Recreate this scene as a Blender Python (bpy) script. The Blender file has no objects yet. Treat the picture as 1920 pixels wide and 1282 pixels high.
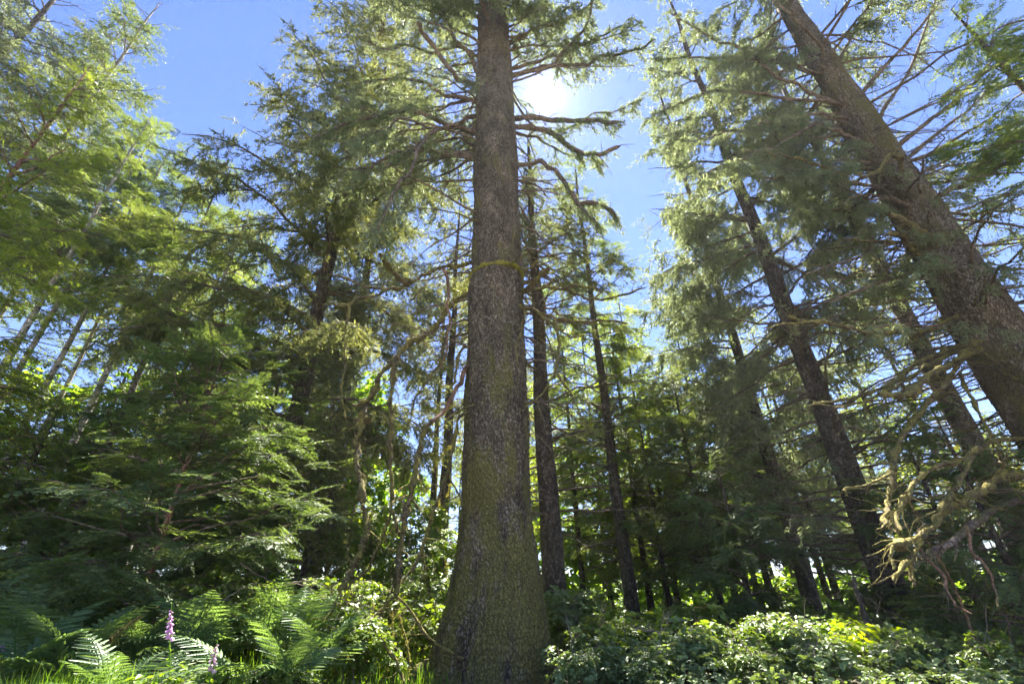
import bpy, math, random
import numpy as np
from mathutils import Matrix, Vector

# ------------------------------------------------------------------ camera
scene = bpy.context.scene
COL = scene.collection
W0, H0 = 1920.0, 1282.0
FPX = 16.0 / 36.0 * W0
CAM = np.array([0.0, 0.0, 1.3])
_up = np.array([-35.0, 1511.0, -853.3]); _up /= np.linalg.norm(_up)
_fw = np.array([0.0, 0.0, -1.0]); _fw = _fw - _up * _fw.dot(_up); _fw /= np.linalg.norm(_fw)
_rt = np.cross(_fw, _up)
RW = np.array([_rt, _fw, _up])          # camera space -> world

cd = bpy.data.cameras.new("camera")
cam = bpy.data.objects.new("camera", cd)
COL.objects.link(cam)
cd.sensor_width = 36.0
cd.lens = 16.0
cd.clip_start = 0.05
cd.clip_end = 3000.0
cam.matrix_world = Matrix.Translation(Vector(CAM)) @ Matrix([list(r) for r in RW]).to_4x4()
scene.camera = cam


def ray(px, py):
    d = RW @ np.array([px - W0 / 2, H0 / 2 - py, -FPX])
    return d / np.linalg.norm(d)


def P(px, py, Y):
    d = ray(px, py)
    return CAM + d * (Y / d[1])


def proj(p):
    q = (np.atleast_2d(p) - CAM) @ RW
    dep = np.maximum(-q[:, 2], 1e-3)
    return W0 / 2 + FPX * q[:, 0] / dep, H0 / 2 - FPX * q[:, 1] / dep, -q[:, 2]


def depth(p):
    return float(-((p - CAM) @ RW)[2])


# ------------------------------------------------------------------ light
SUN = ray(1022, 178)
EL = math.asin(SUN[2]); AZ = math.atan2(SUN[0], SUN[1])
SUN_STRENGTH = 5.0
SKY_STRENGTH = 0.15
EXPOSURE = 2.7
sd = bpy.data.lights.new("sun", 'SUN')
sd.energy = SUN_STRENGTH; sd.angle = math.radians(0.5); sd.color = (1.0, 0.95, 0.86)
so = bpy.data.objects.new("sun", sd); COL.objects.link(so)
so.rotation_euler = Vector(SUN).to_track_quat('Z', 'Y').to_euler()
so.location = (0, 0, 60)

world = bpy.data.worlds.new("World"); scene.world = world; world.use_nodes = True
wn = world.node_tree.nodes; wl = world.node_tree.links; wn.clear()
w_out = wn.new('ShaderNodeOutputWorld'); w_bg = wn.new('ShaderNodeBackground')
w_sky = wn.new('ShaderNodeTexSky'); w_sky.sky_type = 'NISHITA'; w_sky.sun_disc = False
w_sky.sun_elevation = EL; w_sky.sun_rotation = AZ
w_sky.air_density = 1.0; w_sky.dust_density = 0.05; w_sky.ozone_density = 1.5; w_sky.altitude = 50
w_bg.inputs['Strength'].default_value = SKY_STRENGTH
# the sun's own disc and its narrow aureole, as seen in the sky
w_tc = wn.new('ShaderNodeTexCoord')
w_nm = wn.new('ShaderNodeVectorMath'); w_nm.operation = 'NORMALIZE'
w_dot = wn.new('ShaderNodeVectorMath'); w_dot.operation = 'DOT_PRODUCT'; w_dot.inputs[1].default_value = tuple(SUN)
w_ac = wn.new('ShaderNodeMath'); w_ac.operation = 'ARCCOSINE'; w_ac.use_clamp = False


def w_fall(width, amp):
    d = wn.new('ShaderNodeMath'); d.operation = 'MULTIPLY'; d.inputs[1].default_value = -1.0 / width
    e = wn.new('ShaderNodeMath'); e.operation = 'EXPONENT'
    k = wn.new('ShaderNodeMath'); k.operation = 'MULTIPLY'; k.inputs[1].default_value = amp
    wl.new(w_ac.outputs[0], d.inputs[0]); wl.new(d.outputs[0], e.inputs[0]); wl.new(e.outputs[0], k.inputs[0])
    return k


w_core = w_fall(math.radians(0.30), 260.0)
w_halo = w_fall(math.radians(3.2), 1.6)
w_ad = wn.new('ShaderNodeMath'); w_ad.operation = 'ADD'
w_col = wn.new('ShaderNodeMix'); w_col.data_type = 'RGBA'; w_col.blend_type = 'MULTIPLY'; w_col.inputs['Factor'].default_value = 1.0
w_col.inputs['B'].default_value = (0.190, 0.213, 0.300, 1)
w_sum = wn.new('ShaderNodeVectorMath'); w_sum.operation = 'ADD'
w_tint = wn.new('ShaderNodeVectorMath'); w_tint.operation = 'SCALE'; w_tint.inputs[0].default_value = (0.6, 0.62, 0.75)
wl.new(w_tc.outputs['Generated'], w_nm.inputs[0]); wl.new(w_nm.outputs[0], w_dot.inputs[0])
wl.new(w_dot.outputs['Value'], w_ac.inputs[0])
wl.new(w_core.outputs[0], w_ad.inputs[0]); wl.new(w_halo.outputs[0], w_ad.inputs[1])
wl.new(w_ad.outputs[0], w_tint.inputs['Scale'])
wl.new(w_sky.outputs['Color'], w_col.inputs['A'])
wl.new(w_col.outputs['Result'], w_sum.inputs[0]); wl.new(w_tint.outputs[0], w_sum.inputs[1])
wl.new(w_sum.outputs[0], w_bg.inputs['Color']); wl.new(w_bg.outputs[0], w_out.inputs['Surface'])

vs = scene.view_settings
scene.display_settings.display_device = 'sRGB'
vs.view_transform = 'Standard'; vs.look = 'None'; vs.exposure = EXPOSURE; vs.gamma = 1.0; vs.use_curve_mapping = False
scene.render.engine = 'CYCLES'
cy = scene.cycles
cy.max_bounces = 8; cy.diffuse_bounces = 6; cy.glossy_bounces = 2; cy.transmission_bounces = 6; cy.transparent_max_bounces = 6
cy.caustics_reflective = False; cy.caustics_refractive = False
cy.sample_clamp_indirect = 6.0; cy.sample_clamp_direct = 30.0
cy.use_adaptive_sampling = True; cy.adaptive_threshold = 0.006
cy.use_denoising = True
try:
    cy.denoiser = 'OPENIMAGEDENOISE'; cy.denoising_prefilter = 'FAST'
except Exception:
    pass

RNG = np.random.default_rng(11)


# ------------------------------------------------------------------ materials
def newmat(name):
    m = bpy.data.materials.new(name); m.use_nodes = True
    nt = m.node_tree; nt.nodes.clear()
    return m, nt.nodes, nt.links


def ramp(n, stops):
    r = n.new('ShaderNodeValToRGB'); e = r.color_ramp.elements
    while len(e) < len(stops):
        e.new(0.5)
    for i, (p, c) in enumerate(stops):
        e[i].position = p; e[i].color = (c[0], c[1], c[2], 1)
    return r


def leafmat(name, cols, trans=0.45, tcol=(1.5, 1.5, 0.45), rough=0.5, spec=0.4, nscale=0.7):
    m, n, l = newmat(name)
    at = n.new('ShaderNodeAttribute'); at.attribute_name = 'rnd'
    geo = n.new('ShaderNodeTexCoord')
    nz = n.new('ShaderNodeTexNoise'); nz.inputs['Scale'].default_value = nscale; nz.inputs['Detail'].default_value = 2
    l.new(geo.outputs['Object'], nz.inputs['Vector'])
    ma = n.new('ShaderNodeMath'); ma.operation = 'MULTIPLY_ADD'; ma.inputs[1].default_value = 0.6
    l.new(at.outputs['Fac'], ma.inputs[0])
    ms = n.new('ShaderNodeMapRange'); ms.inputs['From Min'].default_value = 0.3; ms.inputs['From Max'].default_value = 0.7
    ms.inputs['To Max'].default_value = 0.4
    l.new(nz.outputs['Fac'], ms.inputs['Value']); l.new(ms.outputs['Result'], ma.inputs[2])
    k = len(cols); r = ramp(n, [(i / (k - 1), c) for i, c in enumerate(cols)])
    l.new(ma.outputs[0], r.inputs['Fac'])
    b = n.new('ShaderNodeBsdfPrincipled'); b.inputs['Roughness'].default_value = rough
    b.inputs['Specular IOR Level'].default_value = spec
    l.new(r.outputs['Color'], b.inputs['Base Color'])
    t = n.new('ShaderNodeBsdfTranslucent')
    mx = n.new('ShaderNodeMix'); mx.data_type = 'RGBA'; mx.blend_type = 'MULTIPLY'; mx.inputs['Factor'].default_value = 1
    mx.inputs['B'].default_value = (*tcol, 1)
    l.new(r.outputs['Color'], mx.inputs['A']); l.new(mx.outputs['Result'], t.inputs['Color'])
    ms2 = n.new('ShaderNodeMixShader'); ms2.inputs['Fac'].default_value = trans
    l.new(b.outputs[0], ms2.inputs[1]); l.new(t.outputs[0], ms2.inputs[2])
    o = n.new('ShaderNodeOutputMaterial'); l.new(ms2.outputs[0], o.inputs['Surface'])
    return m


def barkmat(name, c_dark, c_mid, c_light, moss=(0.10, 0.11, 0.03), moss_amt=0.35, vs_=22.0, zs=0.55, bump=0.6, zmoss=None, bdist=0.02, bands=False, upmoss=0.0, rough=0.9, mossn=1.3):
    m, n, l = newmat(name)
    tc = n.new('ShaderNodeTexCoord')
    mp = n.new('ShaderNodeMapping'); mp.inputs['Scale'].default_value = (1, 1, zs)
    l.new(tc.outputs['Object'], mp.inputs['Vector'])
    v = n.new('ShaderNodeTexVoronoi'); v.feature = 'DISTANCE_TO_EDGE'; v.inputs['Scale'].default_value = vs_
    nz0 = n.new('ShaderNodeTexNoise'); nz0.inputs['Scale'].default_value = vs_ * 0.8; nz0.inputs['Detail'].default_value = 3
    l.new(mp.outputs[0], nz0.inputs['Vector'])
    wv = n.new('ShaderNodeMix'); wv.data_type = 'VECTOR'; wv.inputs['Factor'].default_value = 0.06
    l.new(mp.outputs[0], wv.inputs['A']); l.new(nz0.outputs['Color'], wv.inputs['B'])
    l.new(wv.outputs['Result'], v.inputs['Vector'])
    v2 = n.new('ShaderNodeTexVoronoi'); v2.inputs['Scale'].default_value = vs_; l.new(wv.outputs['Result'], v2.inputs['Vector'])
    sep = n.new('ShaderNodeSeparateColor'); l.new(v2.outputs['Color'], sep.inputs[0])
    nz = n.new('ShaderNodeTexNoise'); nz.inputs['Scale'].default_value = 60; nz.inputs['Detail'].default_value = 4
    l.new(mp.outputs[0], nz.inputs['Vector'])
    mm = n.new('ShaderNodeMath'); mm.operation = 'MULTIPLY_ADD'; mm.inputs[1].default_value = 0.5
    l.new(sep.outputs[0], mm.inputs[0])
    m3 = n.new('ShaderNodeMath'); m3.operation = 'MULTIPLY'; m3.inputs[1].default_value = 0.6
    l.new(nz.outputs['Fac'], m3.inputs[0]); l.new(m3.outputs[0], mm.inputs[2])
    r = ramp(n, [(0.15, c_dark), (0.5, c_mid), (0.9, c_light)])
    l.new(mm.outputs[0], r.inputs['Fac'])
    ed = n.new('ShaderNodeMapRange'); ed.inputs['From Max'].default_value = 0.16; ed.inputs['To Min'].default_value = 0.1
    l.new(v.outputs['Distance'], ed.inputs['Value'])
    mc = n.new('ShaderNodeMix'); mc.data_type = 'RGBA'; mc.inputs['A'].default_value = (*c_dark, 1)
    l.new(ed.outputs['Result'], mc.inputs['Factor']); l.new(r.outputs['Color'], mc.inputs['B'])
    col = mc.outputs['Result']
    # broad weathering: paler scaly areas and darker damp ones
    nb = n.new('ShaderNodeTexNoise'); nb.inputs['Scale'].default_value = 2.2; nb.inputs['Detail'].default_value = 5; nb.inputs['Roughness'].default_value = 0.65
    l.new(mp.outputs[0], nb.inputs['Vector'])
    wr = ramp(n, [(0.30, (0.50, 0.47, 0.44)), (0.5, (0.95, 0.93, 0.9)), (0.70, (1.5, 1.45, 1.4))]); l.new(nb.outputs['Fac'], wr.inputs['Fac'])
    wm = n.new('ShaderNodeMix'); wm.data_type = 'RGBA'; wm.blend_type = 'MULTIPLY'; wm.inputs['Factor'].default_value = 1
    l.new(col, wm.inputs['A']); l.new(wr.outputs['Color'], wm.inputs['B']); col = wm.outputs['Result']
    # moss / lichen in patches of its own
    n2 = n.new('ShaderNodeTexNoise'); n2.inputs['Scale'].default_value = mossn; n2.inputs['Detail'].default_value = 6; n2.inputs['Roughness'].default_value = 0.7
    mp2 = n.new('ShaderNodeMapping'); mp2.inputs['Scale'].default_value = (1, 1, 0.32)
    l.new(tc.outputs['Object'], mp2.inputs['Vector']); l.new(mp2.outputs[0], n2.inputs['Vector'])
    src = n2.outputs['Fac']
    if zmoss:
        sx = n.new('ShaderNodeSeparateXYZ'); l.new(tc.outputs['Object'], sx.inputs[0])
        zr = n.new('ShaderNodeMapRange'); zr.inputs['From Min'].default_value = zmoss[0]; zr.inputs['From Max'].default_value = zmoss[1]
        zr.inputs['To Min'].default_value = zmoss[2]; zr.inputs['To Max'].default_value = 0.0
        l.new(sx.outputs['Z'], zr.inputs['Value'])
        a = n.new('ShaderNodeMath'); a.operation = 'ADD'; l.new(src, a.inputs[0]); l.new(zr.outputs['Result'], a.inputs[1]); src = a.outputs[0]
    if upmoss:
        g = n.new('ShaderNodeNewGeometry'); s2 = n.new('ShaderNodeSeparateXYZ'); l.new(g.outputs['Normal'], s2.inputs[0])
        a = n.new('ShaderNodeMath'); a.operation = 'MULTIPLY_ADD'; a.inputs[1].default_value = upmoss
        l.new(s2.outputs['Z'], a.inputs[0]); l.new(src, a.inputs[2]); src = a.outputs[0]
    mr = n.new('ShaderNodeMapRange'); mr.inputs['From Min'].default_value = 0.68 - moss_amt * 0.4; mr.inputs['From Max'].default_value = 0.80 - moss_amt * 0.4
    mr.inputs['To Max'].default_value = 0.85
    l.new(src, mr.inputs['Value'])
    n4 = n.new('ShaderNodeTexNoise'); n4.inputs['Scale'].default_value = 45; n4.inputs['Detail'].default_value = 4; l.new(tc.outputs['Object'], n4.inputs['Vector'])
    mcol = ramp(n, [(0.35, [c * 0.5 for c in moss]), (0.65, [c * 1.5 for c in moss])]); l.new(n4.outputs['Fac'], mcol.inputs['Fac'])
    mc2 = n.new('ShaderNodeMix'); mc2.data_type = 'RGBA'
    l.new(mr.outputs['Result'], mc2.inputs['Factor']); l.new(col, mc2.inputs['A']); l.new(mcol.outputs['Color'], mc2.inputs['B'])
    col = mc2.outputs['Result']
    if bands:
        mp3 = n.new('ShaderNodeMapping'); mp3.inputs['Scale'].default_value = (0.9, 0.9, 7.0)
        l.new(tc.outputs['Object'], mp3.inputs['Vector'])
        n5 = n.new('ShaderNodeTexNoise'); n5.inputs['Scale'].default_value = 1.2; n5.inputs['Detail'].default_value = 4
        l.new(mp3.outputs[0], n5.inputs['Vector'])
        br = n.new('ShaderNodeMapRange'); br.inputs['From Min'].default_value = 0.55; br.inputs['From Max'].default_value = 0.62
        l.new(n5.outputs['Fac'], br.inputs['Value'])
        mb = n.new('ShaderNodeMix'); mb.data_type = 'RGBA'; mb.inputs['B'].default_value = (0.045, 0.035, 0.025, 1)
        l.new(br.outputs['Result'], mb.inputs['Factor']); l.new(col, mb.inputs['A']); col = mb.outputs['Result']
    bp = n.new('ShaderNodeBump'); bp.inputs['Strength'].default_value = bump; bp.inputs['Distance'].default_value = bdist
    ha = n.new('ShaderNodeMath'); ha.operation = 'MULTIPLY_ADD'; ha.inputs[1].default_value = 0.35
    l.new(nz.outputs['Fac'], ha.inputs[0]); l.new(ed.outputs['Result'], ha.inputs[2]); l.new(ha.outputs[0], bp.inputs['Height'])
    b = n.new('ShaderNodeBsdfPrincipled'); b.inputs['Roughness'].default_value = rough; b.inputs['Specular IOR Level'].default_value = 0.25
    l.new(col, b.inputs['Base Color']); l.new(bp.outputs[0], b.inputs['Normal'])
    o = n.new('ShaderNodeOutputMaterial'); l.new(b.outputs[0], o.inputs['Surface'])
    return m


M = {}
M['bark_main'] = barkmat('spruce bark', (0.060, 0.047, 0.034), (0.185, 0.148, 0.105), (0.27, 0.23, 0.175), moss=(0.17, 0.155, 0.045), moss_amt=0.33, vs_=24, zs=0.5, bump=0.9, bdist=0.03, zmoss=(0.0, 6.0, 0.18), mossn=2.2)
M['bark_right'] = barkmat('mossy spruce bark', (0.06, 0.045, 0.03), (0.19, 0.15, 0.11), (0.34, 0.29, 0.23), moss=(0.14, 0.125, 0.035), moss_amt=0.45, vs_=24, zs=0.5, bump=0.9, bdist=0.03)
M['bark_dark'] = barkmat('dark conifer bark', (0.035, 0.028, 0.022), (0.10, 0.08, 0.062), (0.19, 0.165, 0.14), moss_amt=0.3, vs_=20, bump=0.7)
M['bark_pale'] = barkmat('pale lichen bark', (0.16, 0.14, 0.11), (0.36, 0.33, 0.28), (0.55, 0.53, 0.48), moss=(0.17, 0.17, 0.10), moss_amt=0.4, vs_=12, bands=True, bump=0.3, mossn=2.5)
M['bark_red'] = barkmat('reddish young bark', (0.10, 0.05, 0.03), (0.25, 0.13, 0.085), (0.36, 0.23, 0.17), moss_amt=0.2, vs_=30, bump=0.3)
M['limb'] = barkmat('dead limb bark', (0.06, 0.042, 0.03), (0.19, 0.145, 0.11), (0.33, 0.28, 0.23), moss=(0.17, 0.16, 0.05), moss_amt=0.30, vs_=30, zs=1, bump=0.5, upmoss=0.12, mossn=3)
M['limb_moss'] = barkmat('moss covered limb', (0.10, 0.07, 0.035), (0.24, 0.19, 0.10), (0.34, 0.30, 0.18), moss=(0.36, 0.31, 0.08), moss_amt=0.60, vs_=40, zs=1, bump=1.0, bdist=0.05, upmoss=0.10, mossn=5)
M['limb_red'] = barkmat('reddish dead wood', (0.10, 0.05, 0.03), (0.27, 0.16, 0.10), (0.38, 0.27, 0.18), moss=(0.2, 0.19, 0.06), moss_amt=0.32, vs_=30, zs=1, bump=0.5, mossn=3)
M['twig'] = barkmat('pale dry twig', (0.14, 0.11, 0.08), (0.30, 0.25, 0.19), (0.45, 0.4, 0.33), moss_amt=0.2, vs_=40, bump=0.2)
M['moss'] = leafmat('moss strands', [(0.20, 0.18, 0.04), (0.33, 0.30, 0.07), (0.45, 0.41, 0.14)], trans=0.4, tcol=(1.4, 1.35, 0.7), rough=0.9, spec=0.1)
M['spruce'] = leafmat('spruce needles', [(0.095, 0.115, 0.055), (0.165, 0.19, 0.08), (0.27, 0.28, 0.125)], trans=0.42, tcol=(1.45, 1.35, 0.7), rough=0.55, spec=0.2)
M['spruce_grey'] = leafmat('grey green hanging needles', [(0.11, 0.14, 0.08), (0.20, 0.23, 0.13), (0.34, 0.355, 0.225)], trans=0.45, tcol=(1.3, 1.35, 0.85), rough=0.55, spec=0.2)
M['spruce_dry'] = leafmat('dry hanging twiglets', [(0.13, 0.10, 0.07), (0.19, 0.16, 0.10), (0.22, 0.21, 0.13)], trans=0.35, tcol=(1.4, 1.3, 0.9), rough=0.7, spec=0.2)
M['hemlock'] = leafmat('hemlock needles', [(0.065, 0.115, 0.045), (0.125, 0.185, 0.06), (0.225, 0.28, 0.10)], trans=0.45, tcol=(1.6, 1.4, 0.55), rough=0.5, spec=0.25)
M['hemlock_dark'] = leafmat('shaded hemlock needles', [(0.055, 0.095, 0.04), (0.11, 0.165, 0.06), (0.185, 0.245, 0.095)], trans=0.42, tcol=(1.5, 1.4, 0.55), rough=0.5, spec=0.25)  # darker copy of the hemlock needles, shade put into the colour
M['hemlock_fresh_lit'] = leafmat('fresh and sunlit needles', [(0.12, 0.18, 0.04), (0.21, 0.28, 0.06), (0.32, 0.39, 0.11)], trans=0.5, tcol=(1.5, 1.4, 0.4), rough=0.45)  # fresh fir growth; on far crowns a brighter copy with sunlight in the colour
M['leaf'] = leafmat('broad leaves', [(0.085, 0.156, 0.031), (0.156, 0.240, 0.046), (0.283, 0.348, 0.071)], trans=0.42, tcol=(1.6, 1.5, 0.3), rough=0.42, spec=0.5)
M['leaf_sunlit'] = leafmat('glossy sun-paled leaves', [(0.10, 0.16, 0.055), (0.18, 0.26, 0.095), (0.32, 0.40, 0.19)], trans=0.36, tcol=(1.45, 1.4, 0.45), rough=0.42, spec=0.5)  # paler copy of the broad leaves, sun glint put into the colour
M['leaf_lime'] = leafmat('lime leaves', [(0.20, 0.32, 0.02), (0.32, 0.45, 0.03), (0.42, 0.52, 0.06)], trans=0.55, tcol=(1.5, 1.35, 0.2), rough=0.4)
M['maple'] = leafmat('maple leaves', [(0.10, 0.19, 0.03), (0.17, 0.29, 0.045), (0.28, 0.40, 0.08)], trans=0.55, tcol=(1.6, 1.5, 0.35), rough=0.45)
M['fern'] = leafmat('fern fronds', [(0.10, 0.165, 0.07), (0.155, 0.25, 0.10), (0.25, 0.34, 0.15)], trans=0.4, tcol=(1.4, 1.35, 0.5), rough=0.45, spec=0.4)
M['grass'] = leafmat('grass blades', [(0.07, 0.17, 0.02), (0.13, 0.26, 0.035), (0.24, 0.34, 0.07)], trans=0.5, tcol=(1.5, 1.4, 0.3), rough=0.4)
M['petal'] = leafmat('foxglove petals', [(0.55, 0.30, 0.56), (0.64, 0.40, 0.64), (0.74, 0.54, 0.74)], trans=0.4, tcol=(1.1, 0.9, 1.1), rough=0.5)
M['petal_pale'] = leafmat('fading foxglove petals', [(0.55, 0.38, 0.48), (0.65, 0.48, 0.55), (0.75, 0.6, 0.62)], trans=0.4, tcol=(1.1, 0.9, 1.1), rough=0.5)


def groundmat():
    m, n, l = newmat('forest floor')
    tc = n.new('ShaderNodeTexCoord')
    a = n.new('ShaderNodeTexNoise'); a.inputs['Scale'].default_value = 1.2; a.inputs['Detail'].default_value = 8
    l.new(tc.outputs['Object'], a.inputs['Vector'])
    r = ramp(n, [(0.3, (0.05, 0.04, 0.025)), (0.5, (0.10, 0.085, 0.05)), (0.65, (0.10, 0.13, 0.04)), (0.8, (0.16, 0.19, 0.06))])
    l.new(a.outputs['Fac'], r.inputs['Fac'])
    b2 = n.new('ShaderNodeTexNoise'); b2.inputs['Scale'].default_value = 30; b2.inputs['Detail'].default_value = 5
    l.new(tc.outputs['Object'], b2.inputs['Vector'])
    bp = n.new('ShaderNodeBump'); bp.inputs['Distance'].default_value = 0.05; l.new(b2.outputs['Fac'], bp.inputs['Height'])
    b = n.new('ShaderNodeBsdfPrincipled'); b.inputs['Roughness'].default_value = 0.95
    l.new(r.outputs['Color'], b.inputs['Base Color']); l.new(bp.outputs[0], b.inputs['Normal'])
    o = n.new('ShaderNodeOutputMaterial'); l.new(b.outputs[0], o.inputs['Surface'])
    return m


M['ground'] = groundmat()


def gravelmat():  # pale stones for the added sheet that reflects sunlight
    m, n, l = newmat('bounce sheet gravel')
    tc = n.new('ShaderNodeTexCoord'); v = n.new('ShaderNodeTexVoronoi'); v.inputs['Scale'].default_value = 45
    l.new(tc.outputs['Object'], v.inputs['Vector'])
    sp = n.new('ShaderNodeSeparateColor'); l.new(v.outputs['Color'], sp.inputs[0])
    r = ramp(n, [(0.0, (0.34, 0.31, 0.26)), (0.5, (0.50, 0.47, 0.41)), (1.0, (0.66, 0.63, 0.57))]); l.new(sp.outputs[0], r.inputs['Fac'])
    bp = n.new('ShaderNodeBump'); bp.inputs['Distance'].default_value = 0.01; l.new(v.outputs['Distance'], bp.inputs['Height'])
    b = n.new('ShaderNodeBsdfPrincipled'); b.inputs['Roughness'].default_value = 0.9
    l.new(r.outputs['Color'], b.inputs['Base Color']); l.new(bp.outputs[0], b.inputs['Normal'])
    o = n.new('ShaderNodeOutputMaterial'); l.new(b.outputs[0], o.inputs['Surface'])
    return m


M['gravel'] = gravelmat()


# ------------------------------------------------------------------ geometry helpers
def nrm(v):
    v = np.asarray(v, float)
    return v / np.maximum(np.linalg.norm(v, axis=-1, keepdims=True), 1e-9)


class Acc:
    def __init__(s):
        s.v = []; s.f = []; s.m = []; s.r = []; s.n = 0

    def add(s, v, f, mat=0, rnd=0.5):
        v = np.asarray(v, np.float32); f = np.asarray(f, np.int64)
        if len(v) == 0:
            return
        s.v.append(v); s.f.append(f + s.n)
        s.m.append(np.full(len(f), mat, np.int32) if np.isscalar(mat) else np.asarray(mat, np.int32))
        s.r.append(np.full(len(v), rnd, np.float32) if np.isscalar(rnd) else np.asarray(rnd, np.float32))
        s.n += len(v)

    def build(s, name, mats, parent=None, origin=None, smooth=True):
        if not s.v:
            return None
        v = np.concatenate(s.v); f = np.concatenate(s.f).astype(np.int32); mi = np.concatenate(s.m); r = np.concatenate(s.r)
        if origin is not None:
            v = v - np.asarray(origin, np.float32)
        me = bpy.data.meshes.new(name)
        me.vertices.add(len(v)); me.vertices.foreach_set('co', np.ascontiguousarray(v, np.float32).ravel())
        me.loops.add(len(f) * 4); me.loops.foreach_set('vertex_index', f.ravel())
        me.polygons.add(len(f)); me.polygons.foreach_set('loop_start', np.arange(0, len(f) * 4, 4, dtype=np.int32))
        me.polygons.foreach_set('material_index', mi)
        me.polygons.foreach_set('use_smooth', np.full(len(f), smooth))
        at = me.attributes.new('rnd', 'FLOAT', 'POINT'); at.data.foreach_set('value', r)
        for k in mats:
            me.materials.append(M[k])
        me.update(calc_edges=True)
        o = bpy.data.objects.new(name, me); COL.objects.link(o)
        if parent is not None:
            o.parent = parent
        return o


def tag(o, label=None, cat=None, group=None, kind=None):
    if label: o['label'] = label
    if cat: o['category'] = cat
    if group: o['group'] = group
    if kind: o['kind'] = kind
    return o


def empty(name, loc, label, cat, group=None, rz=0.0):
    o = bpy.data.objects.new(name, None); COL.objects.link(o)
    o.location = tuple(float(c) for c in loc); o.rotation_euler = (0, 0, rz); o.empty_display_size = 0.2
    return tag(o, label, cat, group)


def copy_tree(root, loc, rz=0.0, sc=1.0, label=None, group=None):
    r = root.copy(); COL.objects.link(r)
    r.location = tuple(float(c) for c in loc); r.rotation_euler = (0, 0, rz)
    r.scale = (sc, sc, sc) if np.isscalar(sc) else tuple(sc)
    if label: r['label'] = label
    if group: r['group'] = group
    for ch in list(root.children):
        c = ch.copy(); COL.objects.link(c); c.parent = r
        for g in list(ch.children):
            d = g.copy(); COL.objects.link(d); d.parent = c
    return r


def spline(pts, per=4):
    p = np.asarray(pts, float)
    if len(p) < 3:
        t = np.linspace(0, 1, per + 1)[:, None]
        return p[0] * (1 - t) + p[-1] * t
    q = np.vstack([2 * p[0] - p[1], p, 2 * p[-1] - p[-2]])
    out = []
    for i in range(1, len(q) - 2):
        a, b, c, d = q[i - 1], q[i], q[i + 1], q[i + 2]
        for t in np.arange(per) / per:
            out.append(0.5 * (2 * b + (c - a) * t + (2 * a - 5 * b + 4 * c - d) * t * t + (3 * b - a - 3 * c + d) * t ** 3))
    out.append(p[-1])
    return np.array(out)


def tube(pts, rad, sides=6, jit=0.0, rng=RNG):
    p = np.asarray(pts, float); n = len(p)
    t = nrm(np.gradient(p, axis=0))
    ref = np.array([0.0, 0, 1.0]) if abs(t[0][2]) < 0.9 else np.array([1.0, 0, 0])
    u = np.zeros((n, 3)); cur = nrm(np.cross(t[0], ref))
    for i in range(n):
        cur = nrm(cur - t[i] * cur.dot(t[i])); u[i] = cur
    w = np.cross(t, u)
    a = np.linspace(0, 2 * np.pi, sides, endpoint=False)
    r = np.asarray(rad, float) * np.ones(n)
    rr = r[:, None] * (1 + jit * rng.normal(size=(n, sides)))
    v = p[:, None, :] + rr[..., None] * (np.cos(a)[None, :, None] * u[:, None, :] + np.sin(a)[None, :, None] * w[:, None, :])
    i, j = np.meshgrid(np.arange(n - 1), np.arange(sides), indexing='ij')
    j2 = (j + 1) % sides
    f = np.stack([i * sides + j, i * sides + j2, (i + 1) * sides + j2, (i + 1) * sides + j], -1).reshape(-1, 4)
    return v.reshape(-1, 3), f


def kites(base, d, w, rng=RNG, nref=None, mid=0.42):
    base = np.asarray(base, float); d = np.asarray(d, float); N = len(base)
    ref = rng.normal(size=(N, 3)) if nref is None else nref
    s = nrm(np.cross(d, ref)) * (np.asarray(w, float) * np.ones(N))[:, None] * 0.5
    v = np.stack([base, base + d * mid + s, base + d, base + d * mid - s], 1).reshape(-1, 3)
    f = np.arange(4 * N).reshape(N, 4)
    return v, f


def leaves(base, d, w, rng=RNG, nref=None, fold=0.18):
    """oval leaves, two quads each side of the midrib"""
    base = np.asarray(base, float); d = np.asarray(d, float); N = len(base)
    ref = rng.normal(size=(N, 3)) if nref is None else nref
    s = nrm(np.cross(d, ref)) * (np.asarray(w, float) * np.ones(N))[:, None] * 0.5
    nn = nrm(np.cross(s, d)) * np.linalg.norm(s, axis=1)[:, None] * fold * 2
    tip = base + d - nn * 0.5
    v = np.stack([base, base + d * .25 + s * .9 + nn, base + d * .65 + s * .8 + nn * .7, tip,
                  base + d * .65 - s * .8 + nn * .7, base + d * .25 - s * .9 + nn], 1).reshape(-1, 3)
    o = (np.arange(N) * 6)[:, None]
    f = np.concatenate([o + np.array([0, 1, 2, 3]), o + np.array([0, 3, 4, 5])])
    return v, f


def frames(d, up):
    x = nrm(d); y = nrm(np.cross(up, x)); z = np.cross(x, y)
    return np.stack([x, y, z], -1)          # columns


class Template:
    def __init__(s, v, f, m, r):
        s.v, s.f, s.m, s.r = v, f, m, r


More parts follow.
